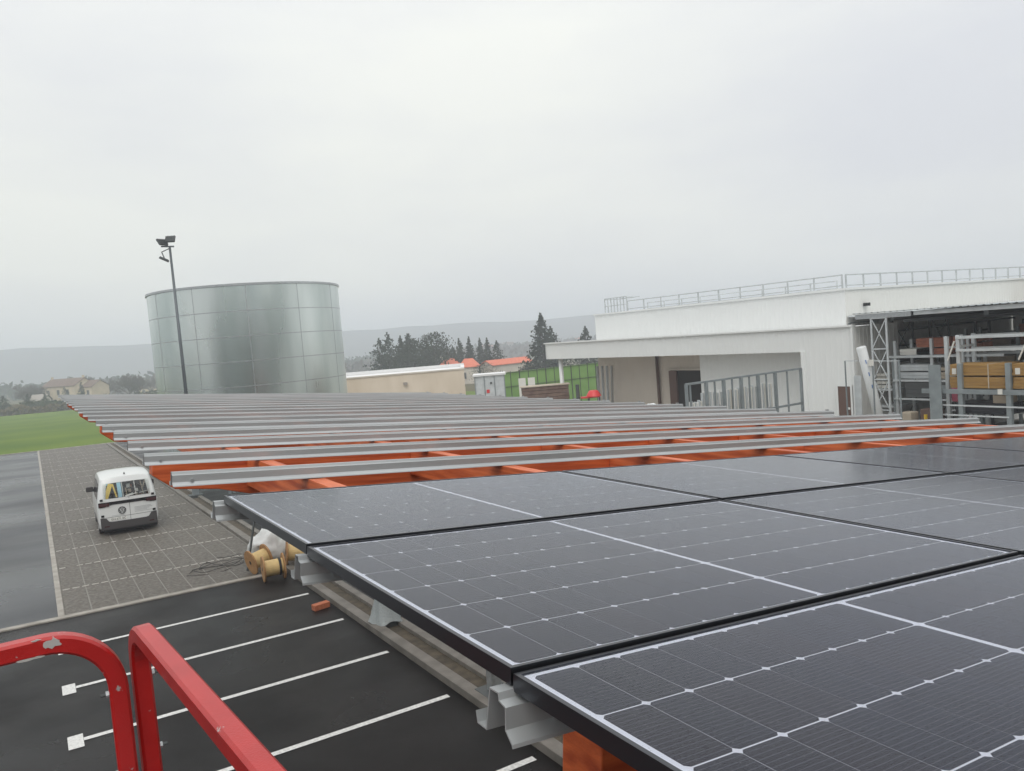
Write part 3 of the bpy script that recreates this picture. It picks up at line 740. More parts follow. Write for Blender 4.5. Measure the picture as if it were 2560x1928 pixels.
# ------------------------------------------------------------------ floodlight mast
PX, PY = 38.5 * math.sin(R(9.05)), 38.5 * math.cos(R(9.05))
mast = empty('floodlight_mast', (PX, PY, zz(PX, PY))); tag(mast, 'slim dark mast with floodlights on top in front of the tank', 'floodlight mast')
MH = 10.75 - zz(PX, PY)
m = MB(); m.tube([(0, 0, 0), (-.04, 0, MH)], .10, 14, r2=.05); m.build('shaft', 'pole', mast, smooth=True)
m = MB(); m.box((-.40, -.04, MH - .06), (.14, .04, MH)); m.build('crossarm', 'pole', mast)
def flood(loc, rot):
    e = MB(); e.box((-.21, -.035, -.18), (.21, .035, .18)); f = e.build('floodlight', 'dark_steel', mast, bevel=.01); f.location = loc; f.rotation_euler = rot
    h = MB(); h.box((-.19, .036, -.16), (.19, .042, .16)); h.build('lens', 'lens', f)
    for i in range(7): h = MB(); h.box((-.2 + i * .064, -.075, -.16), (-.19 + i * .064, -.036, .16)); h.build('fin', 'dark_steel', f)
flood((.02, 0, MH + .30), (R(-38), 0, R(-25))); flood((-.34, 0, MH + .16), (R(-40), 0, R(25)))
flood((-.34, -.02, MH - .62), (R(-62), R(0), R(70)))
m = MB(); m.bar((-.02, 0, MH - .1), (-.40, 0, MH - .28), .04, .04); m.bar((-.40, 0, MH - .28), (-.30, 0, MH - .6), .04, .04); m.build('bracket', 'dark_steel', mast)

# ------------------------------------------------------------------ warehouse
wh = empty('warehouse', (30, 30, zz(30, 30))); winv = Matrix.Translation((-30, -30, -zz(30, 30)))
tag(wh, 'white ribbed metal warehouse with a deep overhanging roof and roof guardrail', 'warehouse')
def wpart(mb, name, m, parent=None, **kw):
    o = mb.build(name, m, None, **kw); p = parent or wh; o.parent = p
    if p is wh: o.matrix_parent_inverse = winv
    return o
def clad(axis, const, lo, hi, z0, z1, side, pitch=.25, d=.009):
    """ribbed sheet: axis 'y' runs along Y at x=const, ribs stand out to `side`"""
    pts = []; t = lo
    while t < hi - .001:
        for f, q in ((0, 0), (.62, 0), (.70, 1), (.92, 1)):
            u = t + f * pitch
            if u < hi: pts.append((u, const + side * d * q))
        t += pitch
    pts.append((hi, const)); m = MB()
    P = (lambda u, v, z: (v, u, z)) if axis == 'y' else (lambda u, v, z: (u, v, z))
    n = len(pts); m.add([P(u, v, z0) for u, v in pts] + [P(u, v, z1) for u, v in pts], [(i, i + 1, n + i + 1, n + i) for i in range(n - 1)]); return m
gw = zz(30, 30) - .6
TOPZ = 6.27
YB, YC = 38.0, 20.69          # far and near corner of the tall volume
m = MB(); m.box((30.04, YC + .04, gw), (60, YB - .04, TOPZ - .05)); wpart(m, 'core_wall', 'white_clad')
wpart(clad('y', 30.0, 29.1, YB, gw, 4.2, -1), 'ribbed_wall', 'beige_clad')
wpart(clad('y', 30.0, YC, YB, 4.2, TOPZ, -1), 'ribbed_wall', 'white_clad')
wpart(clad('x', YC, 30.0, 60, gw, TOPZ + .02, -1), 'ribbed_wall', 'white_clad_warm')
m = MB(); m.box((29.93, YC - .07, TOPZ), (60, YC + .12, TOPZ + .09)); wpart(m, 'parapet_cap', 'white_clad')
m = MB(); m.box((29.93, YC + .121, TOPZ), (30.12, YB + .05, TOPZ + .09)); wpart(m, 'parapet_cap', 'white_clad')
m = MB(); m.box((30.121, YC + .121, TOPZ - .02), (60, YB, TOPZ + .01)); wpart(m, 'roof', 'roof_white')
# lower wing with the overhang
YE = 18.4; ZF0, ZF1 = 3.86, 4.77
m = MB(); m.box((27.05, YE, ZF0), (29.95, 39.2, ZF1 - .12)); wpart(m, 'overhang', 'white_clad')
wpart(clad('y', 27.0, 18.4, 39.25, ZF0 - .02, ZF1, -1), 'fascia', 'white_clad')
m = MB(); m.box((26.9, YE - .06, ZF1), (27.14, 39.3, ZF1 + .07)); wpart(m, 'fascia_cap', 'white_clad')
m = MB(); m.box((27.0, 39.22, ZF0 - .02), (30.0, 39.28, ZF1 + .02)); wpart(m, 'end_fascia', 'white_clad')
m = MB(); m.add([(27.14, YE, ZF1 - .10), (29.96, YE, ZF1 - .04), (29.96, 39.2, ZF1 - .04), (27.14, 39.2, ZF1 - .10)], [(0, 1, 2, 3)]); wpart(m, 'lean_to_roof', 'roof_white')
# closed white block under the overhang
m = MB(); m.box((27.04, YE + .04, gw), (29.98, 20.55, ZF0 - .025)); wpart(m, 'core_wall', 'white_clad')
wpart(clad('y', 27.0, 18.4, 20.6, gw, ZF0 - .021, -1), 'ribbed_wall', 'white_clad')
m = MB(); m.box((28.54, 20.6, gw), (29.97, 27.9, ZF0 - .025)); wpart(m, 'core_wall', 'white_clad')
wpart(clad('y', 28.5, 20.6, 27.95, gw, ZF0 - .021, -1, d=.01), 'ribbed_wall', 'white_clad')
m = MB(); m.box((26.93, 20.56, gw), (27.03, 20.75, ZF0)); wpart(m, 'corner_trim', 'white_clad')
m = MB(); m.box((26.93, YE - .06, gw), (27.06, YE + .03, ZF1)); wpart(m, 'corner_trim', 'white_clad')
wpart(clad('x', YE - .02, 27.0, 30.0, gw, ZF1, -1), 'ribbed_wall', 'white_clad_warm')
# door in the near wall, dock opening in the beige wall
m = MB(); m.box((26.94, 18.56, gw), (26.97, 19.1, 2.45)); d_ = wpart(m, 'door', 'brown_pipe')
m = MB(); m.box((26.90, 18.6, 1.55), (26.939, 18.68, 1.63)); wpart(m, 'handle', 'plastic_white', d_)
m = MB(); m.box((26.92, 18.48, gw), (26.965, 18.555, 2.53)); m.box((26.92, 19.105, gw), (26.965, 19.18, 2.53)); m.box((26.92, 18.556, 2.455), (26.965, 19.104, 2.53)); wpart(m, 'door_frame', 'white_clad')
m = MB(); m.box((29.92, 29.0, gw), (29.955, 31.6, 2.85)); wpart(m, 'dock_opening', 'dark_open')
m = MB(); m.box((29.80, 31.05, gw), (29.91, 31.6, 2.84)); wpart(m, 'sliding_door', 'brown_pipe')
m = MB(); m.box((29.86, 28.96, 2.86), (29.95, 31.7, 2.95)); wpart(m, 'lintel', 'beige_clad')
m = MB(); m.tube([(29.86, 32.55, gw), (29.86, 32.55, ZF0)], .09, 12); wpart(m, 'downpipe', 'brown_pipe', smooth=True)
m = MB(); m.tube([(27.3, 38.2, gw), (27.3, 38.2, ZF0)], .13, 16); wpart(m, 'column', 'white_paint', smooth=True)
m = MB(); m.box((31.2, YC - .22, 5.52), (31.45, YC - .04, 5.66)); wpart(m, 'wall_lamp', 'gloss_black')
# guardrail along both parapets
def guard(p, q, nposts, h=.66, lower=True):
    p, q = Vector(p), Vector(q); d = (q - p)
    g_ = MB(); g_.bar(p + Vector((0, 0, h)), q + Vector((0, 0, h)), .05, .05); r_ = wpart(g_, 'guardrail', 'light_steel')
    g2 = MB(); g2.bar(p + Vector((0, 0, .2)), q + Vector((0, 0, .2)), .04, .04); g2o = wpart(g2, 'guardrail', 'light_steel')
    for i in range(nposts):
        a = p + d * (i / (nposts - 1)); g3 = MB(); g3.bar(a, a + Vector((0, 0, h + .03)), .055, .055); wpart(g3, 'rail_post', 'light_steel', r_)
guard((30.3, 21.0, TOPZ + .01), (30.3, 35.2, TOPZ + .01), 11)
guard((30.5, 20.95, TOPZ + .01), (52, 20.95, TOPZ + .01), 18)
guard((33.5, 23.5, TOPZ + .01), (33.5, 37, TOPZ + .01), 10, h=.55)
cg = MB(); cg.bar((30.3, 37.3, TOPZ + .95), (30.3, 35.25, TOPZ + .95), .05, .05); cgo = wpart(cg, 'ladder_cage', 'light_steel')
for i in range(8): q_ = MB(); y = 35.25 + i * .292; q_.bar((30.3, y, TOPZ + .01), (30.3, y, TOPZ + .925), .05, .05); wpart(q_, 'cage_bar', 'light_steel', cgo)
for y in (35.3, 37.3): q_ = MB(); q_.bar((30.31, y, TOPZ + .9), (31.3, y, TOPZ + .9), .05, .05); wpart(q_, 'cage_bar', 'light_steel', cgo)
q_ = MB(); q_.bar((31.3, 37.3, TOPZ + .9), (31.3, 35.25, TOPZ + .9), .05, .05); wpart(q_, 'cage_bar', 'light_steel', cgo)
q_ = MB(); q_.bar((30.3, 37.3, TOPZ + .5), (30.3, 35.25, TOPZ + .5), .04, .04); wpart(q_, 'cage_bar', 'light_steel', cgo)

# ------------------------------------------------------------------ open storage shelter
gs = zz(28, 14)
sh = empty('storage_shelter', (28, 14, gs)); sinv = Matrix.Translation((-28, -14, -gs))
tag(sh, 'open steel storage shelter with corrugated roof beside the white warehouse', 'shelter')
def spart(mb, name, m, parent=None, **kw):
    o = mb.build(name, m, None, **kw); p = parent or sh; o.parent = p
    if p is sh: o.matrix_parent_inverse = sinv
    return o
m = MB(); pts = []; y = 6.0
while y < 18.2:
    pts += [(y, 0), (y + .14, 0), (y + .17, .025), (y + .22, .025), (y + .25, 0)]; y += .25
n_ = len(pts)
m.add([(26.85, a, 5.24 + b) for a, b in pts] + [(44, a, 5.08 + b) for a, b in pts] + [(26.85, a, 5.235 + b) for a, b in pts] + [(44, a, 5.075 + b) for a, b in pts], [(i, i + 1, n_ + i + 1, n_ + i) for i in range(n_ - 1)] + [(2 * n_ + i, 2 * n_ + i + 1, 3 * n_ + i + 1, 3 * n_ + i) for i in range(n_ - 1)] + [(i, i + 1, 2 * n_ + i + 1, 2 * n_ + i) for i in range(n_ - 1)])
spart(m, 'corrugated_roof', 'grey_steel')
m = MB(); m.box((30.05, 18.26, 5.10), (44, 20.64, 5.16)); spart(m, 'roof_panel', 'light_steel')  # extended over the gap to the facade to keep light out
m = MB(); m.box((26.95, 16.0, 5.03), (27.05, 18.2, 5.21)); spart(m, 'gutter', 'galv')
m = MB(); m.box((26.95, 6, 5.06), (27.05, 15.9, 5.2)); spart(m, 'eave_beam', 'light_steel')
for y in (7.5, 10.5, 13.5, 16.8): m = MB(); m.bar((27.1, y, 5.03), (43.5, y, 4.9), .14, .24); spart(m, 'rafter', 'dark_steel')
for x in (30, 33.5, 37, 40.5): m = MB(); m.bar((x, 6.2, 4.86 - (x - 27) * .009), (x, 18.1, 4.86 - (x - 27) * .009), .1, .16); spart(m, 'purlin', 'dark_steel')
def lattice(x0, y0, x1, y1, z0, z1, nb, name, mt, w=.06):
    z1 = min(z1, 4.86) if mt == 'dark_steel' else z1
    o_ = None
    for (x, y) in ((x0, y0), (x1, y1)):
        mm = MB(); mm.bar((x, y, z0), (x, y, z1), w, w); o = spart(mm, name, mt)
        o_ = o_ or o
    for i in range(nb):
        za, zb = z0 + (z1 - z0) * i / nb, z0 + (z1 - z0) * (i + 1) / nb
        for a, b in (((x0, y0, za), (x1, y1, zb)), ((x1, y1, za), (x0, y0, zb))): mm = MB(); mm.bar(a, b, .03, .03); spart(mm, 'brace', mt, o_)
        mm = MB(); mm.bar((x0, y0, zb), (x1, y1, zb), .04, .04); spart(mm, 'brace', mt, o_)
lattice(26.95, 17.55, 26.95, 16.95, gs, 5.03, 5, 'lattice_column', 'light_steel')
for x in (29.5, 32.5, 35.5): lattice(x, 20.2, x + 1.6, 20.2, gs, 5.3, 3, 'lattice_column', 'dark_steel', .08)
lattice(38.5, 15.5, 39.6, 15.5, gs, 5.3, 5, 'lattice_column', 'dark_steel', .1)
lattice(34.5, 12.6, 35.4, 12.6, gs, 5.2, 5, 'lattice_column', 'dark_steel', .1)
for z in (2.9, 3.6, 4.3): m = MB(); m.bar((30, 20.5, z), (44, 20.5, z), .06, .08); spart(m, 'girt', 'dark_steel')

m = MB(); m.box((44.0, 6, gs), (44.1, 20.6, 5.05)); spart(m, 'back_light_block', 'white_clad_warm')  # wall added to close the shelter and cut the light inside
m = MB(); m.box((33.0, 6, gs), (44, 6.1, 5.0)); spart(m, 'side_light_block', 'white_clad_warm')  # unseen wall added so less light enters from this side

# racks: uprights and beams along Y at a given X
def rack(x, d, posts, heights, beams, label, mt='grey_steel', w=.13, braces=()):
    e = empty('storage_rack', (x, posts[-1], zz(x, posts[0]))); tag(e, label, 'storage rack', 'steel storage racks')
    iv = Matrix.Translation((-x, -posts[-1], -zz(x, posts[0])))
    def pt(mb, nm, mm):
        o = mb.build(nm, mm, None, bevel=.006); o.parent = e; o.matrix_parent_inverse = iv; return o
    for y, h in zip(posts, heights):
        for xx in (x, x + d): mb = MB(); mb.bar((xx, y, zz(xx, y)), (xx, y, h), w, w); pt(mb, 'upright', mt)
        mb = MB(); mb.bar((x + w / 2, y, h - .4), (x + d - w / 2, y, h - .4), .05, .08); pt(mb, 'cross_bar', mt)
    for y0, y1, z, hh, mm in beams:
        for xx in (x, x + d): mb = MB(); mb.bar((xx - .07, y0, z), (xx - .07, y1, z), .05, hh); pt(mb, 'beam', mm)
    for a, b in braces: mb = MB(); mb.bar(a, b, .045, .045); pt(mb, 'brace', 'board_white')
    return e
rack(26.3, 1.15, [14.0, 12.5, 11.0, 9.6], [3.36, 3.36, 3.36, 3.36], [(15.3, 12.5, 2.42, .16, 'grey_steel'), (12.5, 9.6, 2.42, .16, 'grey_steel'), (15.0, 12.5, 1.95, .05, 'light_steel'), (15.0, 12.5, 1.62, .05, 'light_steel'), (12.5, 9.6, 1.95, .05, 'light_steel')], 'nearest grey steel rack holding the stacked yellow timber', 'grey_steel', .15)
rack(26.9, 1.0, [14.75, 14.35, 12.1, 11.9], [4.25, 4.28, 4.28, 4.28], [(14.4, 11.8, 4.20, .10, 'light_steel'), (14.4, 11.8, 3.76, .09, 'light_steel')], 'tall pale steel frame rising behind the yellow timber', 'light_steel', .12, braces=(((26.75, 14.65, 3.42), (26.75, 14.4, 4.08)), ((26.75, 12.4, 3.42), (26.75, 12.12, 4.08))))
rack(28.0, 1.1, [17.3, 15.9, 14.6], [4.1, 4.15, 4.15], [(17.5, 13.4, 3.5, .09, 'light_steel'), (17.4, 14.5, 2.6, .08, 'light_steel'), (17.4, 14.5, 1.9, .07, 'light_steel')], 'pale steel rack under the shelter roof with brown timber on its top shelf', 'light_steel', .1)
rack(31.5, 1.1, [16.5, 14.6, 12.8, 11.0], [4.3, 4.3, 4.3, 4.3], [(16.6, 11, 3.55, .1, 'light_steel'), (16.6, 11, 2.6, .1, 'light_steel')], 'rear steel rack deepest inside the shelter', 'grey_steel', .1)
rack(34.2, 1.1, [17.5, 15.6, 13.7, 11.8], [4.5, 4.5, 4.5, 4.5], [(17.6, 11.8, 3.9, .1, 'light_steel'), (17.6, 11.8, 3.0, .1, 'light_steel'), (17.6, 11.8, 2.1, .1, 'light_steel')], 'dim rack standing furthest back in the shelter', 'dark_steel', .1)
# slanting shelves seen end on, running along X
e = empty('shelf_unit', (28.4, 17.75, gs)); tag(e, 'shelf unit with long pale beams beside the lattice column', 'shelf unit'); iv = Matrix.Translation((-28.4, -17.75, -gs))
def ep(mb, nm, mm):
    o = mb.build(nm, mm, None); o.parent = e; o.matrix_parent_inverse = iv
for z in (2.2, 1.55): mb = MB(); mb.box((27.9, 17.45, z), (31.2, 18.1, z + .07)); ep(mb, 'shelf', 'light_steel')
for x in (28.0, 29.3, 31.1): mb = MB(); mb.bar((x, 17.4, gs), (x, 17.4, 3.5), .08, .08); ep(mb, 'post', 'grey_steel')
e2 = empty('timber_pack', (28.2, 17.7, 2.275)); tag(e2, 'pack of pale whitish boards on the upper slanting shelf', 'timber pack', 'timber packs in the racks')
for r in range(4):
    for c in range(3): link_o = MB().box((0, c * .19, r * .15), (1.7, c * .19 + .17, r * .15 + .11)).build('board', 'board_white', e2)
# timber packs lying along Y
def pack(loc, ny, nx, nz, ln, w, h, gap, mt, label, layergap=None):
    e = empty('timber_pack', loc); tag(e, label, 'timber pack', 'timber packs in the racks')
    z = 0
    for r in range(nz):
        if layergap is not None and r == layergap: z += .05
        for c in range(nx):
            me_ = MB().box((c * w, random.uniform(-.02, .02), z), (c * w + w - gap, ln + random.uniform(-.02, .02), z + h - .006))
            me_.build('board', mt, e)
        z += h
    return e
for y0, ln, lab in ((12.62, 1.75, 'yellow timber pack on the nearest rack with a white label at its left end'), (10.5, 1.9, 'yellow timber pack on the nearest rack cut off by the right edge')):
    p_ = pack((26.34, y0, 2.53), 1, 5, 8, ln, .2, .093, .008, 'timber_yellow', lab, 4)
    m = MB(); m.box((-.012, ln - .22, .46), (-.003, ln - .08, .66)); m.build('paper_label', 'board_white', p_)
    m = MB(); m.box((-.014, .5, -.005), (1.0, .53, .80)); m.build('strap', 'timber_pale', p_)
m = MB(); m.box((-.2, -.08, -.12), (-.185, .06, .05)); o = m.build('paper_sheet', 'board_white'); o.location = (26.35, 12.72, 2.48); tag(o, 'white paper sheet clipped below the right end of the yellow timber', 'paper')
pack((28.05, 15.25, 3.56), 1, 5, 5, 1.25, .2, .11, .02, 'timber_red', 'reddish brown timber pack on the shelter rack, left one', 2)
pack((28.05, 14.3, 3.72), 1, 5, 4, .85, .2, .10, .02, 'timber_red', 'strapped reddish timber pack to the right of the other brown pack', 2)
pack((28.05, 15.95, 3.56), 1, 4, 2, 1.2, .25, .11, .01, 'board_white', 'flat white pack on the shelter rack beside the brown timber')
pack((31.6, 12.2, 3.62), 1, 5, 6, 2.4, .2, .12, .01, 'timber_red', 'long red brown timber pack high under the shelter roof', 3)
pack((31.6, 12.0, 2.68), 1, 4, 5, 2.4, .25, .14, .004, 'black_wrap', 'dark wrapped pack below the red timber at the right')
pack((26.45, 12.6, 1.66), 1, 4, 3, 1.7, .25, .12, .004, 'black_wrap', 'dark wrapped pack on the lowest shelf under the yellow timber')
pack((28.2, 14.7, 1.95), 1, 4, 4, 2.4, .25, .14, .01, 'interior', 'dull grey pack on the middle shelf of the shelter rack')
for i, (x_, y_, z_, n_, mt_, lb) in enumerate(((34.3, 12.2, 3.98, 4, 'timber_red', 'red brown pack on the upper shelf of the furthest rack'), (34.3, 14.6, 3.08, 5, 'timber_pale', 'pale pack on the middle shelf of the furthest rack'), (31.6, 14.9, 3.62, 3, 'timber_brown', 'dark brown pack at the left end of the rear rack'), (31.6, 14.8, 2.68, 4, 'carton', 'tan pack low at the left end of the rear rack'), (28.1, 16.0, 2.66, 4, 'light_steel', 'grey steel pack on the middle shelf behind the lattice column'), (28.15, 14.75, 2.66, 3, 'timber_pale', 'pale pack under the left brown timber pack'))): pack((x_, y_, z_), 1, 4, n_, 1.2, .24, .12, .015, mt_, lb, 2)
m = MB(); m.box((0, 0, 0), (.6, .45, .26)); o = m.build('carton', 'carton'); o.location = (26.5, 12.65, 2.03); tag(o, 'brown cardboard carton under the yellow timber', 'carton')
m = MB(); m.box((0, 0, 0), (.5, .4, .62)); o = m.build('crate', 'timber_pale', bevel=.02); o.location = (27.0, 16.2, gs); o.scale = (1, 1, 3.6); tag(o, 'pale tall crate behind the second bare rail end', 'crate')
m = MB(); m.box((0, 0, 0), (.5, .62, 2.35)); o = m.build('cupboard', 'brown_pipe', bevel=.02); o.location = (27.2, 15.35, gs); tag(o, 'brown cupboard standing at the shelter front', 'cupboard')
m = MB(); m.tube([(0, 0, 0), (0, 0, 2.25)], .06, 12); o = m.build('bollard', 'plastic_yellow'); o.location = (26.6, 15.42, gs); tag(o, 'thin yellow bollard in front of the racks', 'bollard')
m = MB(); m.box((0, 0, 0), (.2, .25, .5)); o = m.build('cloth', 'pink', bevel=.05); o.location = (26.9, 14.42, 1.98); tag(o, 'pink cloth hanging at the end of the nearest rack', 'cloth')
m = MB(); m.box((0, 0, 0), (.03, .42, 4.05)); o = m.build('flat_plate', 'grey_steel'); o.location = (26.1, 14.55, gs); tag(o, 'flat grey steel plate standing at the left end of the nearest rack', 'plate')
# wrapped roll leaning, plates, sign
p0, p1 = Vector((25.5, 17.05, 4.05)), Vector((26.55, 16.9, .2)); dn_ = (p1 - p0)
m = MB(); m.tube([p0, p1], .17, 14); o = tag(m.build('wrapped_roll', 'tarp', smooth=True), 'white wrapped roll with blue print leaning at the shelter corner', 'roll')
for t in (.12, .24, .36): q0 = p0 + dn_ * t + Vector((-.12, -.13, 0)); MB().bar(q0, q0 + dn_ * .035, .03, .01, (-.6, -.7, .1)).build('print', 'print_blue', o)
for i in range(3): m = MB(); m.box((0, 0, 0), (.02, .16, 3.6)); o = m.build('steel_plate', 'light_steel'); o.location = (26.75 + i * .04, 18.0 + i * .09, gs + .0); o.rotation_euler = (0, R(1), 0); tag(o, 'tall grey steel plate leaning at the warehouse corner, %s of three' % ('left', 'middle', 'right')[i], 'steel plate', 'steel plates at the warehouse corner')
e = empty('site_fence', (25.6, 16.9, gs)); tag(e, 'thin steel fence with a white sign in front of the shelter', 'fence')
m = MB(); m.bar((0, .9, 4.27), (0, -1.2, 4.24), .03, .03); m.build('top_wire', 'light_steel', e)
for y in (.9, -.2, -1.2): m = MB(); m.bar((0, y, 0), (0, y, 4.27), .04, .04); m.build('post', 'grey_steel', e)
m = MB(); m.box((-.035, -.26, 4.08), (-.022, -.05, 4.30)); m.build('sign_board', 'board_white', e)

# ------------------------------------------------------------------ profile rack in front of the warehouse
e = empty('profile_rack', (19, 19.36, zz(19, 19.36))); pz = zz(19, 19.36); tag(e, 'long grey steel rack holding upright metal profiles before the overhang', 'profile rack')
m = MB(); m.bar((0, 0, 3.33 - pz), (6.1, 0, 3.33 - pz), .07, .07); m.build('top_rail', 'grey_steel', e)
m = MB(); m.bar((0, 0, 2.0 - pz), (6.1, 0, 2.0 - pz), .06, .08); m.build('mid_rail', 'grey_steel', e)
for i, x in enumerate((0.02, .98, 1.85, 2.75, 3.65, 4.6, 6.08)): m = MB(); m.bar((x, 0, 0), (x, 0, 3.33 - pz), .10 if i % 6 else .07, .1); m.build('post', 'grey_steel', e)
for x in (.22, 1.42, 2.3, 3.2, 4.12, 5.3): m = MB(); m.bar((x, .02, 0), (x, .02, 3.3 - pz), .05, .05); m.build('post', 'grey_steel', e)
for x in (.1, 3.3, 6.0): m = MB(); m.bar((x, .05, .04), (x, .85, .04), .1, .08); m.build('foot', 'grey_steel', e)
x = .3; i = 0
while x < 4.55:
    if not (1.9 < x < 1.98):
        o = MB().box((x, .16, .05), (x + .05, .26, 2.92 - pz + random.uniform(-.06, .05) - (.25 if x < .9 else 0))).build('metal_profile', ('plastic_white', 'light_steel', 'board_white', 'timber_pale' if 2.0 < x < 2.7 else 'light_steel')[i % 4], e)
    x += .092; i += 1
e = empty('pallet_stand', (18.1, 20.6, zz(18, 20.6))); tag(e, 'white metal stand with wrapped goods left of the profile rack', 'stand')
for x in (0, 1.0):
    for y in (0, .7): MB().box((x, y, 0), (x + .09, y + .09, 3.02)).build('leg', 'plastic_white', e)
for z in (2.72, 2.95): MB().box((-.02, -.02, z + .075), (1.12, .82, z + .15)).build('deck', 'plastic_white', e)
b = bmesh.new(); bmesh.ops.create_icosphere(b, subdivisions=3, radius=.3)
for v in b.verts: v.co = Vector((v.co.x * 1.4, v.co.y, max(v.co.z, -.12) * .55 * (1 + .5 * noise.noise(v.co * 6)))) + Vector((.6, .35, 3.15))
me = bpy.data.meshes.new('wrapped_goods'); b.to_mesh(me); b.free(); me.materials.append(M['tarp']); link('wrapped_goods', me, e)

# ------------------------------------------------------------------ yard things beyond the carport
def quadbox(name, a, b, depth, z0, z1, mt):
    """a box whose front bottom edge runs from a to b in plan"""
    a, b = Vector(a), Vector(b); d = (b - a).normalized(); nrm = Vector((-d.y, d.x)) * depth
    if nrm.y < 0: nrm = -nrm
    pl_ = [a, b, b + nrm, a + nrm]; m = MB(); m.add([(p.x, p.y, z0) for p in pl_] + [(p.x, p.y, z1) for p in pl_], [(0, 3, 2, 1), (4, 5, 6, 7), (0, 1, 5, 4), (1, 2, 6, 5), (2, 3, 7, 6), (3, 0, 4, 7)])
    return m
a, b = (20.91, 57.55), (28.79, 53.3); zb = zz(26, 58) - .3
fl = empty('flat_roof_building', (26, 58.6, zz(26, 58.6))); tag(fl, 'low beige rendered building with a flat white roof right of the tank', 'building')
fi = Matrix.Translation((-26, -58.6, -zz(26, 58.6)))
def fpart(mb, nm, mm, par=None):
    o = mb.build(nm, mm, None); o.parent = par or fl
    if not par: o.matrix_parent_inverse = fi
    return o
va, vb = Vector(a), Vector(b); fd = (vb - va).normalized(); fn = Vector((-fd.y, fd.x))
if fn.x < 0: fn = -fn
q = quadbox('', a, b, 0, zb, 3.1, None)
def fbox(s0, s1, d0, d1, z0, z1):
    pl_ = [va + fd * s0 + fn * d0, va + fd * s1 + fn * d0, va + fd * s1 + fn * d1, va + fd * s0 + fn * d1]; m = MB()
    return m.add([(p.x, p.y, z0) for p in pl_] + [(p.x, p.y, z1) for p in pl_], [(0, 3, 2, 1), (4, 5, 6, 7), (0, 1, 5, 4), (1, 2, 6, 5), (2, 3, 7, 6), (3, 0, 4, 7)])
FL = (vb - va).length
fpart(fbox(-4, FL, 0, 6, zb, 3.12), 'wall', 'beige_render')
fpart(fbox(-4, FL, .3, 5.7, 3.122, 3.15), 'roof', 'roof_white')
fpart(fbox(-4.05, FL + .05, -.06, .25, 3.122, 3.22), 'coping', 'render_pale')
fpart(fbox(-4.05, FL + .05, 5.75, 6.05, 3.122, 3.42), 'coping', 'roof_white')
fpart(fbox(FL - .25, FL + .05,   .252, 5.74, 3.122, 3.3), 'coping', 'roof_white')
for s_ in (4.2, 11.5): fpart(fbox(s_, s_ + .3, -.22, -.002, 2.3, 2.5), 'wall_lamp', 'shutter')
# grey shed beside it
e = empty('grey_shed', (28.9, 49.6, zz(28.9, 49.6))); h0 = zz(28.9, 49.6); tag(e, 'small grey metal shed with a white lid between the beige building and green fence', 'shed')
e.rotation_euler = (0, 0, R(-31))
MB().box((-1.15, 0, 0), (1.1, 1.8, 2.62 - h0)).build('wall', 'light_steel', e); MB().box((-1.25, -.12, 2.625 - h0), (1.2, 1.95, 2.76 - h0)).build('roof', 'roof_white', e)
for x in (-1.15, -.45, .3, 1.04): MB().box((x, -.04, 0), (x + .07, -.002, 2.6 - h0)).build('corner_post', 'grey_steel', e)
MB().box((-.30, -.03, 1.35 - h0), (-.08, -.003, 1.6 - h0)).build('sign_board', 'plastic_red', e)
MB().box((.0, -.06, 2.0 - h0), (.15, -.003, 2.15 - h0)).build('lamp', 'dark_steel', e)
# green screen fence
fa, fb_ = Vector((32.4, 55.2)), Vector((44.6, 54.6)); fdv = (fb_ - fa); FLN = fdv.length; fdv.normalize()
fe = empty('green_fence', (fa.x, fa.y, zz(fa.x, fa.y)), (0, 0, math.atan2(fdv.y, fdv.x))); fz = zz(fa.x, fa.y); tag(fe, 'tall green screen fence with dark posts behind the yard', 'fence')
i = 0; x = 0
while x < FLN:
    tp = 2.42 - fz + .00 * x
    MB().box((x + .025, 0, .05), (x + .845, .03, tp)).build('screen_panel', 'green_mesh', fe)
    MB().bar((x, -.01, 0), (x, -.01, tp + .08), .07 if i % 3 == 0 else .035, .06).build('post', 'post_dark', fe)
    x += .87; i += 1
for z in (1.2, 2.36): MB().bar((0, -.05, z - fz), (FLN, -.05, z - fz), .03, .04).build('rail', 'post_dark', fe)
# timber stack, boards, red hopper and leaning profiles
e = empty('timber_stack', (24.75, 38.75, zz(24.8, 38.6)), (0, 0, R(-31))); h0 = zz(24.8, 38.6); tag(e, 'big stack of dark brown timber with a pale top board beside the white column', 'timber stack')
hh = (2.30 - h0) / 16
for r in range(16):
    for c in range(4): MB().box((random.uniform(-.05, .05), c * .28, r * hh), (2.75 + random.uniform(-.06, .08), c * .28 + .26, r * hh + hh - .02)).build('board', 'timber_brown', e)
MB().box((-.1, -.05, 16 * hh + .002), (2.85, 1.15, 16 * hh + .05)).build('top_board', 'timber_pale', e)
for i, (x, y) in enumerate(((29.0, 45.8), (29.55, 45.45))):
    o = MB().box((0, 0, 0), (.5, .05, 2.42 - zz(29, 45.6))).build('white_board', 'board_white'); o.location = (x, y, zz(x, y)); o.rotation_euler = (R(-3), 0, R(-31)); tag(o, 'pale upright board leaning before the green fence, %s one' % ('left', 'right')[i], 'board', 'boards at the green fence')
e = empty('red_hopper', (25.75, 33.2, zz(25.75, 33.2)), (0, 0, R(-32))); h0 = zz(25.75, 33.2); tag(e, 'red plastic hopper standing before the beige warehouse wall', 'hopper')
m = MB(); rr = [(.42, 1.86 - h0), (.36, 1.96 - h0), (.27, 2.12 - h0), (.2, 2.17 - h0)]; n = 20
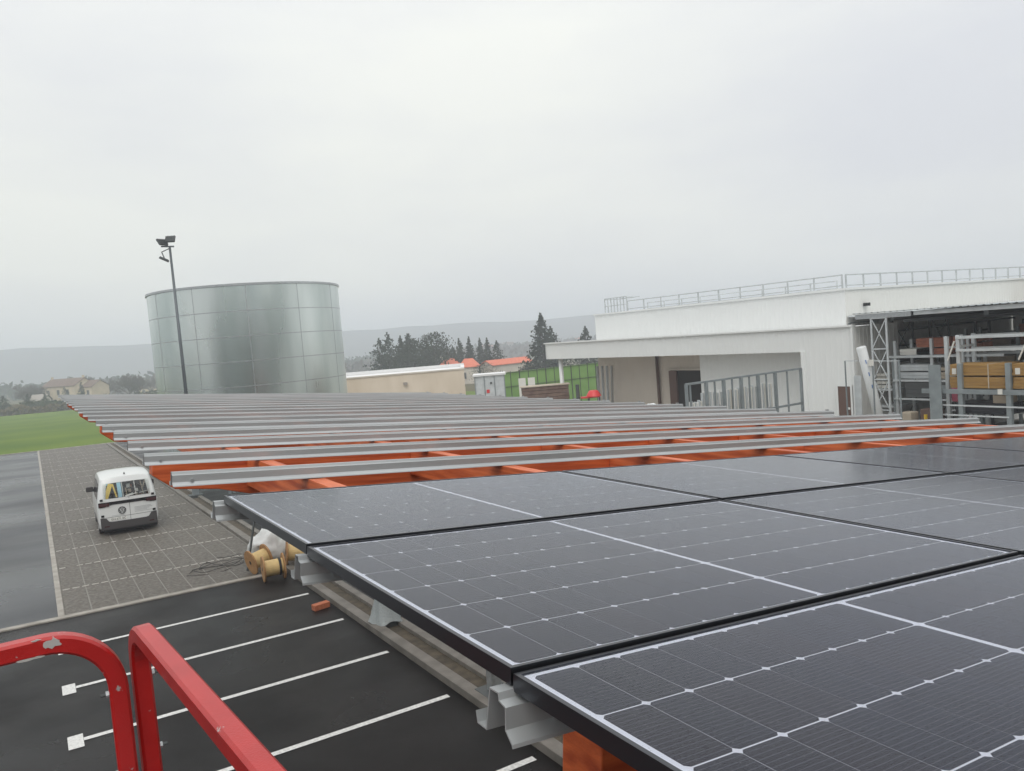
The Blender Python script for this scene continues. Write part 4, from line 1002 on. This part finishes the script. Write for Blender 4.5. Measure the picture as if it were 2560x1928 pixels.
m.add([(r * math.cos(2 * math.pi * i / n), r * math.sin(2 * math.pi * i / n), z) for r, z in rr for i in range(n)], [(k * n + i, k * n + (i + 1) % n, (k + 1) * n + (i + 1) % n, (k + 1) * n + i) for k in range(3) for i in range(n)] + [tuple(range(3 * n, 4 * n))]); m.build('bowl', 'plastic_red', e, smooth=True)
MB().box((-.7, -.2, 1.78 - h0), (.3, .25, 1.85 - h0)).build('tray', 'plastic_red', e)
for x in (-.3, .3): MB().box((x - .04, -.04, 0), (x + .04, .04, 1.8 - h0)).build('leg', 'dark_steel', e)
m = MB(); m.tube([(-.85, 0, 0), (-.85, 0, 2.55 - h0)], .12, 10, r2=.1); m.build('bottle', 'dark_steel', e)
for i in range(4):
    o = MB().box((0, 0, 0), (.16, .05, 4.35)).build('metal_profile', 'light_steel' if i != 3 else 'galv'); o.location = (28.9 + i * .06, 36.85 - i * .30, zz(29, 36)); o.rotation_euler = (R(-1.5 + i), R(2), 0); tag(o, 'grey metal profile leaning at the far warehouse corner, number %s from the left' % ORD[i], 'metal profile', 'profiles at the far warehouse corner')

# ------------------------------------------------------------------ houses
def gable(name, loc, rot, lx, ly, eave, ridge, wallm, roofm, label, hip=0, over=.3, wins=(), chim=(), parent=None):
    e = empty(name, loc, (0, 0, rot))
    if parent is None: tag(e, label, 'house')
    else: e.parent = parent
    m = MB(); x, y = lx / 2, ly / 2
    m.add([(-x, -y, 0), (x, -y, 0), (x, y, 0), (-x, y, 0), (-x, -y, eave), (x, -y, eave), (x, y, eave), (-x, y, eave), (-x + hip, 0, ridge - .05), (x - hip, 0, ridge - .05)], [(0, 1, 5, 4), (2, 3, 7, 6), (0, 4, 8, 7, 3) if not hip else (0, 4, 7, 3), (1, 2, 6, 9, 5) if not hip else (1, 2, 6, 5)])
    m.build('wall', wallm, e)
    r = MB(); o_ = over; s = (ridge - eave) / y; ez = eave - o_ * s
    hx = x + o_; p = [(-hx, -y - o_, ez), (hx, -y - o_, ez), (hx, y + o_, ez), (-hx, y + o_, ez), (-x + hip - (0 if hip else o_), 0, ridge), (x - hip + (0 if hip else o_), 0, ridge)]
    q = [(a_, b_, c_ + .12) for a_, b_, c_ in p]
    tri = [(0, 1, 5, 4), (2, 3, 4, 5)] + ([(0, 4, 3), (1, 2, 5)] if hip else [])
    r.add(p + q, tri + [tuple(i + 6 for i in f) for f in tri] + [(0, 1, 7, 6), (2, 3, 9, 8), (0, 4, 10, 6), (4, 3, 9, 10), (1, 5, 11, 7), (5, 2, 8, 11)])
    ro = r.build('roof', roofm, e)
    for cx in chim: MB().box((cx - .3, -.25, ridge - .4), (cx + .3, .25, ridge + .8)).build('chimney', wallm, ro)
    for wx, wz, ww, whh in wins:
        w = MB().box((wx - ww / 2, -y - .06, wz), (wx + ww / 2, -y - .004, wz + whh)).build('window', 'shutter', e)
        MB().box((wx - ww / 2 + .12, -y - .09, wz + .12), (wx + ww / 2 - .12, -y - .062, wz + whh - .12)).build('pane', 'window_dark', w)
    return e
dh = Vector((11.74 - 3.27, 273.06 - 286.58)); ah = math.atan2(dh.y, dh.x); lh = dh.length
nh = Vector((-math.sin(ah), math.cos(ah))); nh = nh if nh.y > 0 else -nh
cxy = Vector((7.5, 279.8)) + nh * 3.5; gb = zz(cxy.x, cxy.y)
hs = gable('farmhouse', (cxy.x, cxy.y, gb), ah, lh, 7, 6.2, 8.3, 'render_cream', 'roof_old', 'cream farmhouse with a long brown roof in front of the left hills', wins=((-5, 3.2, 1.5, 1.9), (0, 3.4, 1.3, 1.7), (4.5, 3.3, 1.4, 1.8), (-4, .2, 1.5, 2.2)), chim=(-lh / 2 + .5, lh / 2 - .4))
cw2 = Vector((14.4, 272.6)) + nh * 3
gable('farmhouse_wing', (cw2.x, cw2.y, zz(cw2.x, cw2.y)), ah, 6.4, 6, 5.4, 7.2, 'render_cream', 'roof_old', 'smaller right wing joined to the cream farmhouse', wins=((-1.5, 2.8, 1.2, 1.6), (1.4, 2.8, 1.2, 1.6)))
gable('garden_shed', (2.2, 236.5, zz(2.2, 236.5)), R(-33), 3.6, 3.2, 2.9, 4.2, 'render_pale', 'shutter', 'small pale garden shed below the cream farmhouse')
gable('cottage', (42.5, 352, zz(42.5, 352)), R(-33), 7.5, 6, 3.2, 5.4, 'render_cream', 'roof_old', 'tiny cream cottage just left of the tank', wins=((-1.5, 1, 1.2, 1.3), (1.5, 1, 1.2, 1.3)))
nb = Vector((.53, .85))
ca = Vector((73.6, 142.6)) + nb * 3; gable('hip_roof_house', (ca.x, ca.y, zz(ca.x, ca.y)), R(-32), 4.3, 6.5, 3.85, 5.4, 'render_pale', 'roof_tile', 'orange hip roofed house above the beige building, left part', hip=1.3, chim=(-1.6,), wins=((1.2, 1.2, .8, 1.3),))
cb = Vector((77.0, 140.5)) + nb * 3; gable('hip_roof_house', (cb.x, cb.y, zz(cb.x, cb.y)), R(-32), 3.8, 6.5, 3.6, 5.1, 'render_pale', 'roof_tile', 'orange hip roofed house beside the dark bush, right part', hip=1.0, wins=((-.9, 1.1, .8, 1.4),))
cc = Vector((88.2, 143.7)) + nb * 2; gable('barn', (cc.x, cc.y, zz(cc.x, cc.y)), R(8), 11.2, 4.5, 3.5, 4.45, 'render_pale', 'roof_tile', 'long low barn with an orange roof left of the tall conifer', wins=((-3, .9, .9, 1.0), (2.5, .9, .9, 1.0)))
for i, (x, y, w, h) in enumerate(((345, 590, 12, 6), (372, 600, 9, 7), (395, 585, 14, 5), (330, 610, 8, 6), (420, 560, 12, 6), (250, 470, 11, 6), (215, 440, 9, 5))):
    gable('village_house', (x, y, zz(x, y)), R(-30 + i * 7), w, 8, h, h + 2, 'render_pale', 'roof_old' if i % 2 else 'roof_tile', 'tiny hazy village house in the far valley, %s from the left' % (['fourth', 'fifth', 'sixth', 'third', 'seventh', 'second', 'first'][i]))

# ------------------------------------------------------------------ trees
def leafquad(mb, p, s, tilt=1.0):
    n = Vector((random.gauss(0, 1), random.gauss(0, 1), random.gauss(0, 1) * tilt)).normalized(); u = n.orthogonal().normalized(); w = n.cross(u)
    a = random.uniform(0, 6.28); u, w = u * math.cos(a) + w * math.sin(a), w * math.cos(a) - u * math.sin(a)
    mb.add([p - u * s, p + w * s * .6, p + u * s, p - w * s * .6], [(0, 1, 2, 3)])
def conifer(x, y, top, r0_, label, mt='needle', shape='cone', layers=26, name='conifer_tree', group='conifers beyond the yard', bare=0.0):
    r = r0_ * 1.7; g0 = zz(x, y); h = top - g0
    e = empty(name, (x, y, g0)); tag(e, label, 'tree', group)
    t = MB(); t.tube([(0, 0, 0), (.03 * h * random.uniform(-.3, .3), 0, h * .5), (0, 0, h * .97)], .022 * h, 7, r2=.01); t.build('trunk', 'bark', e)
    c = MB()
    for l in range(layers):
        f = l / (layers - 1); z = h * (.10 + .90 * f)
        if shape == 'cone': rr = r * (1 - f) ** .85 + .12
        elif shape == 'cedar': rr = r * (1 - f) ** .7 * (1.0 if l % 3 == 0 else .55) + .1
        elif shape == 'spindle': rr = r * math.sin(math.pi * (.12 + .88 * (1 - f)) * .55) * (1 - f * f * .6) * .95 + .08
        else: rr = r * math.sqrt(max(0, 1 - (2 * cl(f, .02, 1) - .9) ** 2 / 1.25)) + .15
        nb = max(5, int(6 + 17 * rr / r))
        for b in range(nb):
            a = random.uniform(0, 6.283); L = rr * random.choice((.55, .75, .9, 1.0, 1.12, 1.28)); dz = -.22 * L if shape == 'cone' else (.02 if shape == 'cedar' else random.uniform(-.1, .15)) * L
            for k in range(8):
                s = random.uniform(.25, 1.0); p = Vector((math.cos(a) * L * s, math.sin(a) * L * s, z + dz * s + random.uniform(-.02, .02) * h))
                leafquad(c, p, random.uniform(.012, .032) * h * (1.1 - .35 * f), .8)
    c.build('crown', mt, e, fix=False)
conifer(65.9, 160, 6.9, 3.6, 'spreading cedar at the left end of the dark conifer group', shape='cedar', layers=22)
conifer(68.3, 160.7, 8.0, 3.0, 'cedar with a thin spire behind the spreading cedar', shape='cedar', layers=22)
conifer(67.9, 153, 7.0, 2.2, 'dark slender conifer right of the two cedars', 'needle_b')
conifer(69.3, 152, 7.3, 2.6, 'dark pointed conifer in the middle of the group', 'needle_b', 'spindle')
conifer(71.2, 154.5, 6.2, 3.0, 'broad pine lower than its neighbours in the conifer group', 'needle_b', 'round')
conifer(73.0, 147.5, 7.1, 3.3, 'large round topped pine at the right of the conifer group', 'needle_b', 'round', 30)
conifer(75.2, 151, 4.4, 2.4, 'low dark conifer filling behind the hip roofed house', 'needle_b', 'round')
for i, (x, y, t_, r) in enumerate(((81.6, 155.6, 4.0, 1.4), (83.0, 154.9, 5.5, 1.5), (85.4, 154.6, 5.75, 1.3), (86.4, 156, 4.0, 1.5), (88.4, 155, 5.2, 1.2), (87.9, 150.8, 5.1, 1.5), (88.9, 148.4, 4.4, 2.0))):
    conifer(x, y, t_, r, 'thin pointed conifer in the row above the orange roofs, %s from the left' % (ORD + ['seventh'])[i], layers=20)
conifer(79.3, 116.2, 8.75, 2.7, 'tall dark conifer standing alone left of the warehouse', layers=30)
conifer(81.8, 116.9, 6.3, 2.6, 'shorter conifer close beside the tall lone conifer', layers=26)
conifer(84.5, 121, 4.2, 1.5, 'small conifer peeking over the warehouse overhang', layers=18)
conifer(92, 119.8, 5.9, 2.3, 'conifer rising behind the left corner of the warehouse', layers=24)
conifer(75.4, 131.5, .3, 1.6, 'dark rounded bush before the orange hip roofed house', 'needle', 'round', 14, 'bush')
conifer(-5.7, 226, .6, 1.5, 'dark columnar cypress at the left edge beyond the grass', 'needle_b', 'spindle', 22, 'cypress_tree', 'cypresses beyond the grass')
conifer(-.6, 224, .5, 1.1, 'dark columnar cypress left of the garden shed', 'needle_b', 'spindle', 22, 'cypress_tree', 'cypresses beyond the grass')
conifer(3.1, 231, .2, .9, 'thin cypress right of the garden shed', 'needle_b', 'spindle', 20, 'cypress_tree', 'cypresses beyond the grass')
conifer(.9, 222.5, -1.0, 1.6, 'round green bush between the cypress and the garden shed', 'leaf_hedge', 'round', 14, 'bush', 'bushes beyond the grass')
conifer(8.6, 262, .8, 1.6, 'dark pointed bush in front of the cream farmhouse', 'needle_b', 'cone', 16, 'bush', 'bushes beyond the grass')
conifer(13.0, 262, 1.6, .9, 'slender dark tree before the farmhouse wing', 'needle_b', 'spindle', 16, 'cypress_tree', 'cypresses beyond the grass')
def bare_tree(x, y, top, r, label):
    g0 = zz(x, y); h = top - g0
    e = empty('bare_tree', (x, y, g0)); tag(e, label, 'tree', 'bare winter trees by the hills')
    t = MB(); t.tube([(0, 0, 0), (0, 0, h * .35)], .03 * h, 7, r2=.02 * h); t.build('trunk', 'bark_grey', e)
    c = MB()
    def grow(p, d, ln, w, lev):
        q = p + d * ln; c.tube([p, q], w, 3, False, w * .6)
        if lev == 0: return
        for i in range(4 if lev > 1 else 5):
            nd = (d + Vector((random.gauss(0, .52), random.gauss(0, .52), random.gauss(.1, .35)))).normalized()
            grow(p + d * ln * random.uniform(.55, 1), nd, ln * random.uniform(.6, .8), w * .62, lev - 1)
    for i in range(7):
        a = i * .9; d = Vector((math.cos(a) * r / h * 1.3, math.sin(a) * r / h * 1.3, .8)).normalized()
        grow(Vector((0, 0, h * random.uniform(.16, .34))), d, h * .26, .022 * h, 4)
    b_ = c.build('branches', 'bark_grey', e, fix=False)
bare_tree(-.7, 283, 3.5, 4.5, 'bare winter tree left of the cream farmhouse')
bare_tree(1.6, 277, 2.6, 2.6, 'smaller bare tree close to the farmhouse end wall')
bare_tree(16.5, 296, 3.9, 5, 'bare tree rising behind the farmhouse wing')
bare_tree(21.9, 295, 2.2, 4, 'low bare tree between the two larger ones right of the farmhouse')
bare_tree(25.6, 261, 4.0, 4.2, 'large bare tree left of the tank')
bare_tree(28.2, 263, 2.6, 3.4, 'bare tree between the large bare tree and the tank')
bare_tree(39.9, 329, 1.6, 5, 'bare tree behind the cream cottage at the tank edge')
def hedge(name, pts, w, h, mt, n, label, size):
    c = MB()
    for i in range(n):
        k = random.random() * (len(pts) - 1); j = int(k); f = k - j
        x = pts[j][0] + (pts[j + 1][0] - pts[j][0]) * f + random.gauss(0, w); y = pts[j][1] + (pts[j + 1][1] - pts[j][1]) * f + random.gauss(0, w)
        hh = h * (.6 + .8 * abs(noise.noise(Vector((x * .21, y * .13, 2)))))
        leafquad(c, Vector((x, y, zz(x, y) + random.random() ** .7 * hh)), size * random.uniform(.6, 1.3), .8)
    o = stuff(c.build(name, mt, fix=False)); tag(o, label, 'hedge')
hedge('dry_hedge', [(-40, 222), (-8, 219), (3, 218.5), (14, 224), (30, 230)], .8, 2.0, 'dry_hedge', 7000, 'brown dry hedge along the far side of the grass field', .45)
hedge('dark_hedge', [(-40, 232), (-6, 230), (0, 229), (8, 236), (30, 250), (48, 290)], 1.2, 3.0, 'leaf_hedge', 5000, 'dark green hedge behind the brown hedge below the farmhouse', .5)
hedge('garden_hedge', [(78, 128), (86, 127), (96, 128), (106, 130)], .8, 2.4, 'dry_hedge', 3500, 'brown shrubs behind the green fence', .35)
hedge('far_woodland', [(40, 420), (110, 380), (180, 400), (300, 480), (420, 520)], 16, 8, 'bark_grey', 12000, 'hazy band of bare woodland in the far valley', 1.6)
hedge('valley_woodland', [(-60, 500), (60, 470), (200, 520), (330, 560), (520, 520)], 22, 9, 'needle', 9000, 'dim dark woodland at the foot of the hills', 1.9)

hedge('reflected_trees', [(-110, -30), (-70, -58), (-20, -62), (40, -60), (75, -48)], 3.0, 13, 'leaf_hedge', 16000, 'dense green tree belt added unseen behind the viewer for the tank to reflect', 1.3)  # unseen trees added so tank and rails have something dark to reflect

# ------------------------------------------------------------------ hills
def ridge(name, r0, amp, base, seed, a0, a1, prof):
    m = MB(); n = 90; vs = []
    for i in range(n + 1):
        az = R(a0 + (a1 - a0) * i / n)
        for k, (dr, f) in enumerate(((-190, 0), (-130, .3), (-70, .68), (-22, .94), (0, 1.0), (50, .9), (120, .5))):
            r = r0 + dr; u = a0 + (a1 - a0) * i / n
            top = prof(u) + amp * (noise.noise(Vector((u * .16, seed, 0))) + .4 * noise.noise(Vector((u * .55, seed, 3))) + .12 * noise.noise(Vector((u * 2.1, seed, 3))))
            z = base + (top - base) * f + (2.2 * noise.noise(Vector((u * .5, k * 1.3, seed))) if 0 < f < 1 else 0)
            vs.append((r * math.sin(az), r * math.cos(az), z))
    m.add(vs, [(i * 7 + k, i * 7 + k + 1, (i + 1) * 7 + k + 1, (i + 1) * 7 + k) for i in range(n) for k in range(6)])
    return struct(m.build(name, 'hill', smooth=True))
ridge('hill', 1250, 5.0, -12, 1.7, -70, 100, lambda u: 38.5 - .28 * max(0, u))

# ------------------------------------------------------------------ haze
hz = MB().box((-1950, -1950, -40), (1950, 1950, 56)).build('haze', 'soil'); stuff(hz); tag(hz, 'pale winter haze filling the whole valley air', 'haze')
hm = bpy.data.materials.new('haze'); hm.use_nodes = True; hm.node_tree.nodes.clear()
ho = hm.node_tree.nodes.new("ShaderNodeOutputMaterial"); hv = hm.node_tree.nodes.new("ShaderNodeVolumePrincipled")
hv.inputs['Color'].default_value = (.88, .93, 1.0, 1); hv.inputs['Density'].default_value = .0014; hv.inputs['Anisotropy'].default_value = .0
hm.node_tree.links.new(hv.outputs[0], ho.inputs['Volume'])
hz.data.materials.clear(); hz.data.materials.append(hm)

# let the noise run on across repeated pieces instead of restarting on each
for mn, ob in (('tank', tank), ('paver', pav), ('galv_rail', carport), ('pv_glass', carport)):
    for nd in M[mn].node_tree.nodes:
        if nd.type == 'TEX_COORD': nd.object = ob
